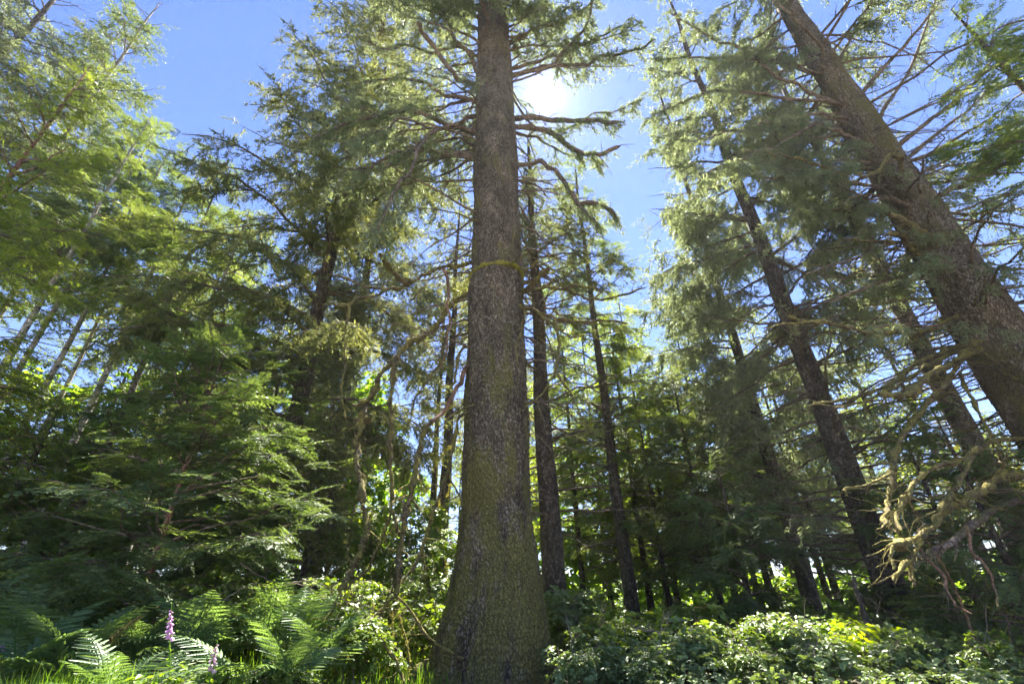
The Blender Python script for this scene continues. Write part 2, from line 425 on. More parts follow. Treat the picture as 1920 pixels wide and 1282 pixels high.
def make_template(style, n, rng, wk=1.0):
    """a foliage twig of unit length along +X: thin stem (material 1) and needle-clad twiglets (material 0)"""
    A = Acc()
    t = np.linspace(0, 1, 7)
    if style == 'hang':
        axis = lambda t: np.stack([t, 0.06 * np.sin(3 * t + rng.random()), -0.12 * t ** 2], -1)
        v, f = tube(axis(t), 0.009 * (1 - 0.8 * t) * wk, 3); A.add(v, f, 1, 0.2)
        tt = np.sort(rng.random(n)) ** 0.9; b = axis(tt)
        side = rng.choice([-1, 1], n)
        L = (0.30 * (1 - 0.6 * tt) + 0.07) * rng.uniform(0.5, 1.2, n)
        d = nrm(np.stack([0.85 + 0.3 * rng.normal(size=n), side * rng.uniform(0.15, 0.9, n), rng.normal(size=n) * 0.45], -1)) * L[:, None]
        v, f = kites(b, d, 0.05 * wk * rng.uniform(0.7, 1.2, n), rng); A.add(v, f, 0, np.repeat(rng.random(n), 4))
        for k in (0.35, 0.7):
            sd = rng.choice([-1, 1], n)[:, None]
            dd = d * 0.55 + sd * np.cross(d, rng.normal(size=(n, 3))) * 0.35
            v, f = kites(b + d * k, dd * rng.uniform(0.5, 1, n)[:, None], 0.036 * wk, rng); A.add(v, f, 0, np.repeat(rng.random(n), 4))
    elif style == 'flat':
        axis = lambda t: np.stack([t, 0 * t, -0.18 * t ** 2], -1)
        v, f = tube(axis(t), 0.008 * (1 - 0.8 * t) * wk, 3); A.add(v, f, 1, 0.2)
        tt = np.repeat(np.linspace(0.04, 0.98, n // 2), 2)
        side = np.tile([-1.0, 1.0], n // 2); m = len(tt)
        L = (0.42 * (1 - tt) ** 0.8 + 0.06) * rng.uniform(0.6, 1.15, m)
        d = nrm(np.stack([0.62 + 0.12 * rng.normal(size=m), side, -0.12 + 0.12 * rng.normal(size=m)], -1)) * L[:, None]
        b = axis(tt)
        up = np.array([0, 0, 1.0]) + 0.45 * rng.normal(size=(m, 3))
        v, f = kites(b, d, 0.045 * wk, rng, up); A.add(v, f, 0, np.repeat(rng.random(m), 4))
        for k in (0.2, 0.45, 0.7):
            for sg in (-1, 1):
                fw = nrm(d) ; sw = np.stack([-fw[:, 1], fw[:, 0], 0 * fw[:, 0]], -1) * sg
                dd = (fw * 0.65 + sw * 0.75 + rng.normal(size=(m, 3)) * 0.12) * (L * (1 - k) * 0.55 + 0.015)[:, None]
                v, f = kites(b + d * k, dd, 0.035 * wk, rng, np.array([0, 0, 1.0]) + 0.5 * rng.normal(size=(m, 3))); A.add(v, f, 0, np.repeat(rng.random(m), 4))
    elif style == 'tuft':        # small fir sprays with upright new growth
        axis = lambda t: np.stack([t, 0 * t, -0.1 * t ** 2], -1)
        v, f = tube(axis(t), 0.010 * (1 - 0.8 * t) * wk, 3); A.add(v, f, 1, 0.2)
        tt = rng.random(n); b = axis(tt); side = rng.choice([-1, 1], n)
        L = (0.30 * (1 - tt) + 0.08) * rng.uniform(0.6, 1.2, n)
        d = nrm(np.stack([0.8 + 0.2 * rng.normal(size=n), side * 0.7, 0.2 * rng.normal(size=n)], -1)) * L[:, None]
        for k in range(4):
            bb = b + d * rng.random(n)[:, None] * 0.8
            dd = nrm(nrm(d) + rng.normal(size=(n, 3)) * 0.5) * 0.10
            v, f = kites(bb, dd, 0.028 * wk, rng); A.add(v, f, 0, np.repeat(rng.random(n), 4))
        v, f = kites(b, d, 0.03 * wk, rng); A.add(v, f, 0, np.repeat(rng.random(n), 4))
    elif style == 'broad':
        axis = lambda t: np.stack([t, 0.05 * np.sin(4 * t), -0.15 * t ** 2], -1)
        v, f = tube(axis(t), 0.010 * (1 - 0.7 * t), 3); A.add(v, f, 1, 0.2)
        tt = rng.uniform(0.1, 1, n); b = axis(tt) + rng.normal(size=(n, 3)) * 0.06
        d = nrm(np.stack([0.5 + 0.4 * rng.normal(size=n), rng.normal(size=n), -0.2 + 0.22 * rng.normal(size=n)], -1)) * rng.uniform(0.16, 0.32, n)[:, None] * wk
        up = np.array([0, 0, 1.0]) + 0.28 * rng.normal(size=(n, 3))
        v, f = leaves(b, d, np.linalg.norm(d, axis=1) * 0.7, rng, up); A.add(v, f, 0, np.repeat(rng.random(n), 6))
    return Template(np.concatenate(A.v).astype(float), np.concatenate(A.f), np.concatenate(A.m), np.concatenate(A.r))


_trng = np.random.default_rng(5)
TPL = {}
for st, key, n, wk in (('hang', 'hang_hi', 22, 1.0), ('hang', 'hang_mid', 14, 1.3), ('hang', 'hang_lo', 8, 1.9),
                       ('flat', 'flat_hi', 20, 0.9), ('flat', 'flat_mid', 16, 1.0), ('flat', 'flat_lo', 11, 1.35),
                       ('tuft', 'tuft_hi', 24, 1.0), ('tuft', 'tuft_mid', 14, 1.4),
                       ('broad', 'broad', 11, 1.0), ('broad', 'broad_lo', 6, 1.5)):
    TPL[key] = [make_template(st, n, _trng, wk) for _ in range(4)]

# open gaps in the canopy (where the sky and the sun come through): cones of directions seen from the clearing
GAPS = [(1022, 178, 34)]


def gapmask(p, gaps):
    x, y, d = proj(p)
    keep = np.ones(len(p), bool)
    for gx, gy, gr in gaps:
        keep &= ~(((x - gx) ** 2 + (y - gy) ** 2 < gr * gr) & (d > 0))
    return keep


def stamp(acc, key, pos, dirs, scale, rng, world_off=np.zeros(3), gaps=GAPS, up=None, matoff=0, rlo=0.0, rhi=1.0):
    pos = np.asarray(pos, float); dirs = nrm(dirs); scale = np.asarray(scale, float) * np.ones(len(pos))
    if len(pos) == 0:
        return
    if gaps is not None:
        k = gapmask(pos + dirs * scale[:, None] * 0.5 + world_off, gaps)
        pos, dirs, scale = pos[k], dirs[k], scale[k]
        if up is not None: up = up[k]
    if len(pos) == 0:
        return
    if up is None:
        up = np.array([0, 0, 1.0]) + 0.25 * rng.normal(size=(len(pos), 3))
    R = frames(dirs, up)
    tp = TPL[key]; which = rng.integers(0, len(tp), len(pos))
    for i, T in enumerate(tp):
        s = which == i; m = int(s.sum())
        if m == 0:
            continue
        flip = np.ones(3); V = T.v
        v = np.einsum('mij,vj->mvi', R[s], V) * scale[s][:, None, None] + pos[s][:, None, :]
        nv = len(V)
        f = (T.f[None] + (np.arange(m) * nv)[:, None, None]).reshape(-1, 4)
        rb = rng.random(m)
        r = np.clip(T.r[None] * 0.45 + rb[:, None] * 0.55, 0, 1) * (rhi - rlo) + rlo
        acc.add(v.reshape(-1, 3), f, np.tile(T.m, m) + matoff, r.reshape(-1))


def terrain(x, y):
    x = np.asarray(x, float); y = np.asarray(y, float)
    ss = lambda t: np.clip(t, 0, 1) ** 2 * (3 - 2 * np.clip(t, 0, 1))
    z = 0.25 * ss((y - 2) / 6) + 0.30 * ss((-x - 1.5) / 4) * ss((y - 1) / 4)
    z = z + 0.05 * np.sin(x * 0.9 + 1) * np.sin(y * 0.7) + 0.03 * np.sin(x * 2.3) * np.cos(y * 1.9)
    return z

# ------------------------------------------------------------------ ground
def build_ground():
    a = np.concatenate([-np.geomspace(1500, 20, 24), np.linspace(-19, 19, 96), np.geomspace(20, 1500, 24)])
    b = np.concatenate([-np.geomspace(1500, 12, 20), np.linspace(-11, 27, 96), np.geomspace(28, 1500, 28)])
    X, Y = np.meshgrid(a, b, indexing='ij')
    Z = terrain(X, Y)
    far = np.clip((np.hypot(X, Y) - 70) / 120, 0, 1)
    Z = Z - far * 6
    v = np.stack([X, Y, Z], -1).reshape(-1, 3)
    ni, nj = X.shape
    i, j = np.meshgrid(np.arange(ni - 1), np.arange(nj - 1), indexing='ij')
    f = np.stack([i * nj + j, (i + 1) * nj + j, (i + 1) * nj + j + 1, i * nj + j + 1], -1).reshape(-1, 4)
    A = Acc(); A.add(v, f)
    tag(A.build('ground', ['ground']), kind='structure')


build_ground()


def build_bounce_sheet():
    # unseen gravel sheet round the camera, added to bounce sunlight onto the trunks
    X, Y = np.meshgrid(np.linspace(-24, 24, 90), np.linspace(-15, 2.2, 40), indexing='ij')
    Yw = Y + 0.25 * np.sin(X * .7)
    Z = terrain(X, Yw) + 0.006
    v = np.stack([X, Yw, Z], -1).reshape(-1, 3); i, j = np.meshgrid(np.arange(89), np.arange(39), indexing='ij')
    f = np.stack([i * 40 + j, (i + 1) * 40 + j, (i + 1) * 40 + j + 1, i * 40 + j + 1], -1).reshape(-1, 4)
    A = Acc(); A.add(v, f); tag(A.build('bounce_sheet', ['gravel']), kind='structure')


build_bounce_sheet()


# ------------------------------------------------------------------ trunk with real bark plates
def worley(u, v, pu, rng_seed=3):
    """distance to nearest and second nearest feature point, periodic in u"""
    r = np.random.default_rng(rng_seed); nv = int(v.max()) + 4
    off = r.random((pu, nv, 2))
    iu = np.floor(u).astype(int); iv = np.floor(v).astype(int)
    f1 = np.full(u.shape, 9.0); f2 = np.full(u.shape, 9.0); idv = np.zeros(u.shape)
    rid = r.random((pu, nv))
    for a in (-1, 0, 1):
        for b in (-1, 0, 1):
            cu = (iu + a) % pu; cv = np.clip(iv + b, 0, nv - 1)
            d = np.hypot(iu + a + off[cu, cv, 0] - u, iv + b + off[cu, cv, 1] - v)
            near = d < f1
            f2 = np.where(near, f1, np.minimum(f2, d)); idv = np.where(near, rid[cu, cv], idv); f1 = np.where(near, d, f1)
    return f1, f2, idv


def big_trunk(zs, cx, cy_, rad, sides, flare, seed, cell=0.062, ch=0.085, relief=0.016):
    """zs, cx, cy_, rad: centre line and radius tables; returns verts and quads of a trunk with plated relief"""
    zz = np.concatenate([np.linspace(zs[0], min(zs[-1], 17), int((min(zs[-1], 17) - zs[0]) / 0.026)), np.linspace(min(zs[-1], 17) + .05, zs[-1], 60)]) if zs[-1] > 17.1 else np.linspace(zs[0], zs[-1], int((zs[-1] - zs[0]) / 0.026))
    th = np.linspace(0, 2 * np.pi, sides, endpoint=False)
    Z, T = np.meshgrid(zz, th, indexing='ij')
    R = np.interp(Z, zs, rad)
    rb = np.mean(rad[len(rad) // 2:])
    pu = int(2 * np.pi * rb / cell)
    wob = 0.35 * np.sin(Z * 5 + T * 3) + 0.3 * np.sin(Z * 2.1 - T * 5)
    f1, f2, idv = worley((T / (2 * np.pi) * pu) % pu, (Z - zs[0]) / ch + wob, pu, seed)
    plate = np.clip((f2 - f1) * 2.2, 0, 1) * (0.5 + 0.9 * idv)
    base = np.clip(1 - (Z - 1.0) / 1.6, 0, 1)
    R = R + relief * plate * (1 - 0.35 * base) - relief * 0.5
    # flutes and low swells
    fl = sum(a * np.sin(T * k + ph + Z * q) for a, k, ph, q in ((.5, 5, .4, .12), (.4, 8, 2.0, -.2), (.3, 13, 1.0, .3), (.22, 23, .3, -.15)))
    R = R + 0.035 * fl * (0.25 + 1.3 * np.clip(1 - (Z - 0.2) / 2.0, 0, 1))
    ridg = np.abs(np.sin(T * 31 + 1.2 * np.sin(Z * 3) + 0.8 * np.sin(Z * 7 + T * 4)))
    R = R + 0.030 * ridg * base + 0.018 * np.sin(Z * 1.7 + 2 * np.sin(T * 2)) + 0.012 * np.sin(Z * 4.1 + T * 3) * np.sin(T * 4 + Z)
    for ang, wd, amp, hh, p in flare:
        dd = (T - ang + np.pi) % (2 * np.pi) - np.pi
        R = R + amp * np.exp(-(dd / wd) ** 2) * np.exp(-np.maximum(Z - zs[0], 0) / hh) ** p
    v = np.stack([np.interp(Z, zs, cx) + R * np.cos(T), np.interp(Z, zs, cy_) + R * np.sin(T), Z], -1).reshape(-1, 3)
    n = len(zz)
    i, j = np.meshgrid(np.arange(n - 1), np.arange(sides), indexing='ij')
    j2 = (j + 1) % sides
    f = np.stack([i * sides + j, i * sides + j2, (i + 1) * sides + j2, (i + 1) * sides + j], -1).reshape(-1, 4)
    return v, f


# ------------------------------------------------------------------ limbs traced in space
def limb_pts(pts, Y0, dY, y0off=0.0):
    n = len(pts)
    return np.array([P(px, py, Y0 + y0off + dY * (i / max(n - 1, 1)) ** 1.2) for i, (px, py) in enumerate(pts)])


def dead_twigs(acc, p, r, rng, n, lmax, mat, hang=0.2):
    """short broken side twigs along a limb; returns their ends"""
    ends = []
    L = np.concatenate([[0], np.cumsum(np.linalg.norm(np.diff(p, axis=0), axis=1))])
    T = nrm(np.gradient(p, axis=0))
    for _ in range(n):
        s = rng.uniform(0.12, 1.0) * L[-1]; i = min(np.searchsorted(L, s), len(p) - 1)
        d = nrm(T[i] * rng.uniform(0.2, 0.9) + rng.normal(size=3) * 0.55 + np.array([0, 0, -hang]))
        l = lmax * rng.uniform(0.25, 1.0) ** 1.3; k = rng.integers(4, 7)
        q = [p[i]]
        for _k in range(k):
            d = nrm(d + rng.normal(size=3) * 0.22 + np.array([0, 0, -hang * 0.2])); q.append(q[-1] + d * l / k)
        q = np.array(q); rr = min(r[i] * 0.4, 0.018) * rng.uniform(0.5, 1.0)
        v, f = tube(q, np.linspace(rr, max(rr * 0.25, 0.0025), len(q)), 4, 0.1, rng); acc.add(v, f, mat, rng.random())
        ends.append(q)
        if l > 0.45:
            for _k in range(rng.integers(1, 4)):
                j = rng.integers(1, len(q) - 1); dd = nrm(nrm(q[j + 1] - q[j]) + rng.normal(size=3) * 0.6)
                q2 = np.array([q[j], q[j] + dd * l * .2, q[j] + dd * l * .35 + rng.normal(size=3) * .02])
                v, f = tube(q2, np.linspace(rr * .5, .002, 3), 3); acc.add(v, f, mat, rng.random())
    return ends


def moss_strands(p, r, rng, dens=60, lmax=0.10):
    """hanging fringe and fuzz of moss round a limb, as kites"""
    L = np.concatenate([[0], np.cumsum(np.linalg.norm(np.diff(p, axis=0), axis=1))])
    n = int(dens * L[-1])
    s = rng.random(n) * L[-1]
    c = np.stack([np.interp(s, L, p[:, k]) for k in range(3)], -1); rr = np.interp(s, L, r)
    o = nrm(rng.normal(size=(n, 3)))
    base = c + o * rr[:, None] * 0.9
    d = (o * 0.6 + np.array([0, 0, -0.9]) * rng.random(n)[:, None]) * (lmax * rng.random(n) ** 2.5 + 0.012)[:, None]
    return kites(base, d, rng.uniform(0.006, 0.014, n), rng)


def make_limb(parent, origin, spec, Y0, rng, crown=None, fol=None):
    """spec = (kind, dY, width_px, pts)  kind: b bare, m mossy, r reddish"""
    kind, dY, wpx, pts = spec[:4]
    opts = spec[4] if len(spec) > 4 else {}
    ctrl = limb_pts(pts, Y0, dY, opts.get('y0', 0.0))
    p = spline(ctrl, 9 if kind == 'm' else 6)
    L = np.concatenate([[0], np.cumsum(np.linalg.norm(np.diff(p, axis=0), axis=1))])
    w = rng.normal(size=(len(p), 3)) + 1.1 * np.repeat(rng.normal(size=((len(p) + 2) // 3, 3)), 3, axis=0)[:len(p)]; w = 0.25 * np.roll(w, 1, 0) + 0.5 * w + 0.25 * np.roll(w, -1, 0)
    p = p + w * (0.7 if kind == 'm' else 1.0) * np.array([0.010, 0.028, 0.010]) * np.minimum(L[:, None] / 0.5, 1)
    r0 = wpx / 2 * depth(ctrl[0]) / FPX * (0.82 if kind == 'm' else 1.0)
    t = L / L[-1]
    r = r0 * (1 - (1 - opts.get('tip', 0.4)) * t) * (1 + 0.16 * np.sin(L * 9 + rng.random() * 6) * (kind == 'm') + (0.17 if kind == 'm' else 0.1) * rng.normal(size=len(p)))
    if kind == 'm':
        for _ in range(int(L[-1] * 0.9)):     # swollen moss cushions
            c = rng.random() * L[-1]; r = r * (1 + rng.uniform(.2, .6) * np.exp(-((L - c) / 0.09) ** 2))
    r[-1] *= 0.35
    r = np.maximum(r, 0.006)
    A = Acc(); v, f = tube(p, r, 12 if wpx > 5 else 7, 0.16 if kind == 'm' else 0.07, rng); A.add(v, f, 0, rng.random())
    nt = opts.get('twigs', int(L[-1] * (6.5 if kind == 'm' else 5.0)))
    ends = dead_twigs(A, p, r, rng, nt, opts.get('tl', 0.6 if kind == 'm' else 0.8), 0 if kind == 'm' else 1)
    mat = {'b': 'limb', 'm': 'limb_moss', 'r': 'limb_red'}[kind]
    o = A.build('branch', [mat, 'limb'], parent, origin)
    if kind == 'm' or opts.get('moss'):
        B = Acc(); v, f = moss_strands(p, r, rng, 420, 0.12); B.add(v, f, 0, np.repeat(rng.random(len(v) // 4), 4))
        hm = B.build('hanging_moss', ['moss'], o)
        if hm: hm['kind'] = 'stuff'
    if crown is not None and fol:
        f0, dens, sc = fol
        hang_on_limb(crown, p, f0, dens, sc, rng)
    return p, r


def hang_on_limb(acc, p, f0, dens, sc, rng, key='hang_hi', off=np.zeros(3), gaps=GAPS, droop=0.9, matoff=0, spread=0.75):
    L = np.concatenate([[0], np.cumsum(np.linalg.norm(np.diff(p, axis=0), axis=1))])
    T = nrm(np.gradient(p, axis=0))
    n = max(int(dens * L[-1] * (1 - f0)), 2)
    s = (f0 + (1 - f0) * rng.random(n) ** 0.85) * L[-1]
    c = np.stack([np.interp(s, L, p[:, k]) for k in range(3)], -1)
    t = nrm(np.stack([np.interp(s, L, T[:, k]) for k in range(3)], -1))
    side = nrm(np.stack([-t[:, 1], t[:, 0], 0 * t[:, 0]], -1)) * rng.choice([-1, 1], n)[:, None]
    d = t * rng.uniform(0.1, 0.8, n)[:, None] + side * rng.uniform(0.2, spread + .2, n)[:, None] + np.array([0, 0, -1.0]) * (droop * rng.uniform(0.5, 1.3, n))[:, None]
    stamp(acc, key, c, d, sc * rng.uniform(0.55, 1.25, n), rng, off, gaps, matoff=matoff)


# ------------------------------------------------------------------ generic conifers
def conifer(name, loc, label, cat, h, r0, zb, Lmax, nl, key, mats, seed, bare=0.15, twl=0.8, dens=9, droop=0.35, rise=0.25,
            dead=None, hangf=0.35, group=None, azc=None, azw=None, back=0.0, gaps=GAPS, lean=(0, 0), taper=0.85, tipshape=0.75, sides=8, inner=0.0, red=None, zmaxfol=None):
    nl = int(nl * 0.8); dens = dens * 0.55
    """trunk (bark, limbs) + crown (twigs, needles). mats=(bark, needle, twigmat)"""
    rng = np.random.default_rng(seed)
    loc = np.array([loc[0], loc[1], loc[2] if len(loc) > 2 else float(terrain(loc[0], loc[1]))])
    root = empty(name, loc, label, cat, group)
    T = Acc(); C = Acc()
    zz = np.concatenate([[-0.4, 0, 0.3, 0.8], np.linspace(1.5, h, 16)])
    cx = lean[0] * zz + 0.03 * np.sin(zz * 0.9 + seed) * r0 * 4; cyy = lean[1] * zz + 0.03 * np.cos(zz * 0.7 + seed) * r0 * 4
    rr = r0 * (1 - taper * np.clip(zz / h, 0, 1)) * (1 + 0.45 * np.exp(-np.maximum(zz, 0) / 0.4)); rr[-1] = 0.01
    cen = np.stack([cx, cyy, zz], -1)
    v, f = tube(spline(cen, 3), np.interp(spline(cen, 3)[:, 2], zz, rr), 14 if r0 > 0.15 else sides, 0.035, rng); T.add(v, f, 0, 0.5)

    def centre(z): return np.array([np.interp(z, zz, cx), np.interp(z, zz, cyy), z])

    def limb(z, L, az, e0, dr, up, rb, n=9):
        t = np.linspace(0, 1, n)
        hr = L * t; hz = L * (e0 * t - dr * t ** 2 + up * t ** 3)
        lat = 0.06 * L * np.sin(t * 4 + rng.random() * 6) * t
        ca, sa = math.cos(az), math.sin(az)
        p = centre(z) + np.stack([hr * ca - lat * sa, hr * sa + lat * ca, hz], -1)
        p[1:] += rng.normal(size=(n - 1, 3)) * 0.012 * L
        return p, np.maximum(rb * (1 - 0.85 * t), 0.004)
    for i in range(nl):
        u = (i + rng.random()) / nl; z = zb + (h - zb) * u ** 1.05
        prof = (1 - u) ** tipshape * (0.8 + 0.35 * rng.random()) * min(1, 0.65 + u * 2.5)
        L = max(Lmax * prof, 0.25)
        az = rng.random() * 2 * np.pi if azc is None else azc + (rng.random() * 2 - 1) * azw
        if back: az = math.atan2(-loc[1], -loc[0]) + math.pi + (rng.random() * 2 - 1) * math.pi * (1 - back)
        p, r = limb(z, L, az, rise * rng.uniform(0.4, 1.4) + 0.5 * u, droop * rng.uniform(0.6, 1.3), 0.12, min(0.012 + 0.013 * L, r0 * .45))
        if gaps is not None and not gapmask(p + loc, [(1022, 178, 36)]).all(): continue
        v, f = tube(p, r, 5, 0.05, rng); T.add(v, f, 1, rng.random())
        # secondary limbs
        subs = [(p, bare, 1.0)]
        nsub = int(L * 2.2)
        for k in range(nsub):
            tt = rng.uniform(max(bare, .15), 0.95); j = int(tt * (len(p) - 1)); tg = nrm(p[min(j + 1, len(p) - 1)] - p[j - 1 if j else 0])
            sg = rng.choice([-1, 1]); sd = np.array([-tg[1], tg[0], 0]) * sg
            l2 = L * 0.38 * (1 - 0.6 * tt) * rng.uniform(0.6, 1.3)
            t2 = np.linspace(0, 1, 5)[:, None]
            q = p[j] + (tg * 0.65 + sd * 0.75) * l2 * t2 + np.array([0, 0, -1.0]) * l2 * droop * 0.9 * t2 ** 2 + rng.normal(size=(5, 3)) * 0.01
            v, f = tube(q, np.linspace(r[j] * .5, .003, 5), 3); T.add(v, f, 1, rng.random())
            subs.append((q, 0.0, 0.8))
        for q, b, s in subs:
            ll = np.linalg.norm(q[-1] - q[0])
            hang_on_limb(C, q, b, dens * (0.45 + 0.55 * hangf * 2), twl * s * (0.75 + 0.35 * min(L / 2, 1)), rng, key, loc, gaps, droop=hangf, spread=0.8)
            # the tip itself
            stamp(C, key, q[-1:] , nrm(q[-1:] - q[-2:-1]), [twl * s * 0.8], rng, loc, gaps)
    if dead:
        z0, z1, nd, ld = dead[:4]
        for i in range(nd):
            z = z0 + (z1 - z0) * (i + rng.random()) / nd
            az = rng.random() * 2 * np.pi
            L = ld * rng.uniform(0.35, 1.1)
            p, r = limb(z, L, az, rng.uniform(-.15, .25), rng.uniform(0, .35), 0.1, min(0.010 + 0.010 * L, r0 * .4), 8)
            if not gapmask(p + loc, [(1022, 178, 36)]).all(): continue
            v, f = tube(p, r, 5, 0.1, rng); T.add(v, f, 1, rng.random())
            dead_twigs(T, p, r, rng, int(L * 3.5), 0.7, 1)
            if len(dead) > 4 and rng.random() < dead[4]:
                hang_on_limb(C, p, 0.4, dens * .7, twl * .8, rng, key, loc, gaps, droop=hangf)
    T.build('trunk', [mats[0], 'limb'], root)
    C.build('crown', [mats[1], mats[2] if len(mats) > 2 else 'limb'], root)
    return root


def at(px, py, Y):
    """foot point of a vertical stem that passes through an image point at distance Y"""
    p = P(px, py, Y)
    return np.array([p[0], Y, float(terrain(p[0], Y))])


def ztop(px, py, Y):
    return P(px, py, Y)[2]


def broadleaf(name, loc, label, cat, h, r0, zb, spread, nl, mats, seed, key='broad', leafsc=0.9, dens=7, group=None, gaps=GAPS, nst=1):
    rng = np.random.default_rng(seed)
    loc = np.array([loc[0], loc[1], loc[2] if len(loc) > 2 else float(terrain(loc[0], loc[1]))])
    root = empty(name, loc, label, cat, group)
    T = Acc(); C = Acc()
    for s in range(nst):
        a0 = rng.random() * 6.28; tilt = 0.0 if nst == 1 else rng.uniform(0.08, 0.3)
        zz = np.linspace(-0.3, h, 12)
        cen = np.stack([np.cos(a0) * tilt * zz + 0.12 * np.sin(zz * .8 + a0), np.sin(a0) * tilt * zz + 0.12 * np.cos(zz * .6 + a0), zz], -1)
        rr = r0 * (1 - 0.85 * np.clip(zz / h, 0, 1)); v, f = tube(spline(cen, 3), np.interp(np.linspace(0, 1, 34), np.linspace(0, 1, 12), rr), 10, .04, rng); T.add(v, f, 0, .5)
        for i in range(nl):
            u = (i + rng.random()) / nl; z = zb + (h - zb) * u
            L = spread * (1 - u * 0.65) * rng.uniform(.5, 1.1) * min(1, .5 + 2 * u)
            az = rng.random() * 6.28; e = rng.uniform(.2, .9)
            t = np.linspace(0, 1, 7)[:, None]
            c0 = np.array([np.interp(z, zz, cen[:, k]) for k in range(3)])
            p = c0 + np.array([math.cos(az), math.sin(az), e]) * L * t + np.array([0, 0, -.35]) * L * t ** 2 + rng.normal(size=(7, 3)) * .03 * L * t
            v, f = tube(p, np.linspace(min(.03, r0 * .5), .006, 7), 4); T.add(v, f, 0, .5)
            for k in range(int(L * 3) + 1):
                j = rng.integers(2, 7); d = nrm(rng.normal(size=3) + np.array([math.cos(az), math.sin(az), 0.2])); l2 = L * .4 * rng.random() + .2
                q = np.stack([p[j], p[j] + d * l2 * .5, p[j] + d * l2 - np.array([0, 0, .1 * l2])])
                v, f = tube(q, [.008, .005, .003], 3); T.add(v, f, 0, .5)
                hang_on_limb(C, q, 0, dens * 2, leafsc * .6, rng, key, loc, gaps, droop=.25, spread=1)
            hang_on_limb(C, p, .35, dens, leafsc * .7, rng, key, loc, gaps, droop=.25, spread=1)
    T.build('trunk', [mats[0]], root)
    C.build('crown', [mats[1], mats[2] if len(mats) > 2 else 'limb'], root)
    return root


# ------------------------------------------------------------------ THE BIG SPRUCE
YM = 8.5
prof_px = [(1282, 912, 236), (1240, 916, 214), (1191, 922, 198), (1141, 927, 178), (1041, 929, 150), (960, 930, 134), (840, 930, 121), (740, 930, 114), (640, 930, 107),
           (550, 930, 102), (532, 931, 98), (520, 931, 91), (450, 931, 88), (350, 930, 83), (200, 928, 71), (0, 924, 52)]
zs, cxs, rs = [], [], []
for py, px, w in prof_px:
    c = P(px, py, YM); zs.append(c[2]); cxs.append(c[0]); rs.append(w / 2 * depth(c) / FPX)
zs = [-0.35] + zs + [24.0, 31.0]; cxs = [cxs[0]] + cxs + [cxs[-1], cxs[-1]]; rs = [rs[0] * 1.22] + rs + [rs[-1] * .75, 0.12]
zs, cxs, rs = map(np.array, (zs, cxs, rs))
g0 = float(terrain(cxs[0], YM))
main_loc = np.array([cxs[1], YM, g0])
main = empty('spruce_tree', main_loc, 'huge central spruce with a flaring mossy base and scaly bark, the sun beside its trunk', 'tree')
v, f = big_trunk(zs, cxs, np.full(len(zs), YM), rs, 250, [(math.pi * 1.02, .42, .60, .34, 1), (-0.35, .35, .28, .35, 1), (-2.1, .3, .16, .45, 1), (-1.2, .25, .12, .5, 1)], 7, .055, .085, .020)
A = Acc(); A.add(v, f, 0, .5); main_trunk = A.build('trunk', ['bark_main'], main, main_loc)
rng = np.random.default_rng(101)
# a root that runs off to the left over the ground
A = Acc()
rp = np.array([P(842, 1246, YM - .1), P(800, 1262, YM - .25), P(760, 1276, YM - .4), P(715, 1290, YM - .7), P(660, 1310, YM - 1.1)])
rp = spline(rp, 6); v, f = tube(rp, np.linspace(.20, .07, len(rp)) * (1 + .06 * rng.normal(size=len(rp))), 14, .05, rng); A.add(v, f)
A.build('root', ['bark_main'], main, main_loc)
# ledge of moss round the trunk where the old limbs start
A = Acc()
th = np.linspace(math.pi * 0.96, math.pi * 2.06, 46)
zb_ = P(930, 528, YM)[2]
ring = np.stack([np.interp(zb_, zs, cxs) + np.cos(th) * (np.interp(zb_, zs, rs) + .0), YM + np.sin(th) * (np.interp(zb_, zs, rs) + .0),
                 zb_ + .06 * np.sin(th * 2.2 + 1) + .13 * np.cos(th - math.pi * 1.6) + .012 * rng.normal(size=46)], -1)
v, f = tube(ring, np.abs(.030 * (1 + .55 * rng.normal(size=46))) + .008, 8, .25, rng); A.add(v, f)
v, f = moss_strands(ring, np.full(46, .05), rng, 650, .16); A.add(v, f, 0, np.repeat(rng.random(len(v) // 4), 4))
A.build('moss_ledge', ['moss'], main, main_loc)

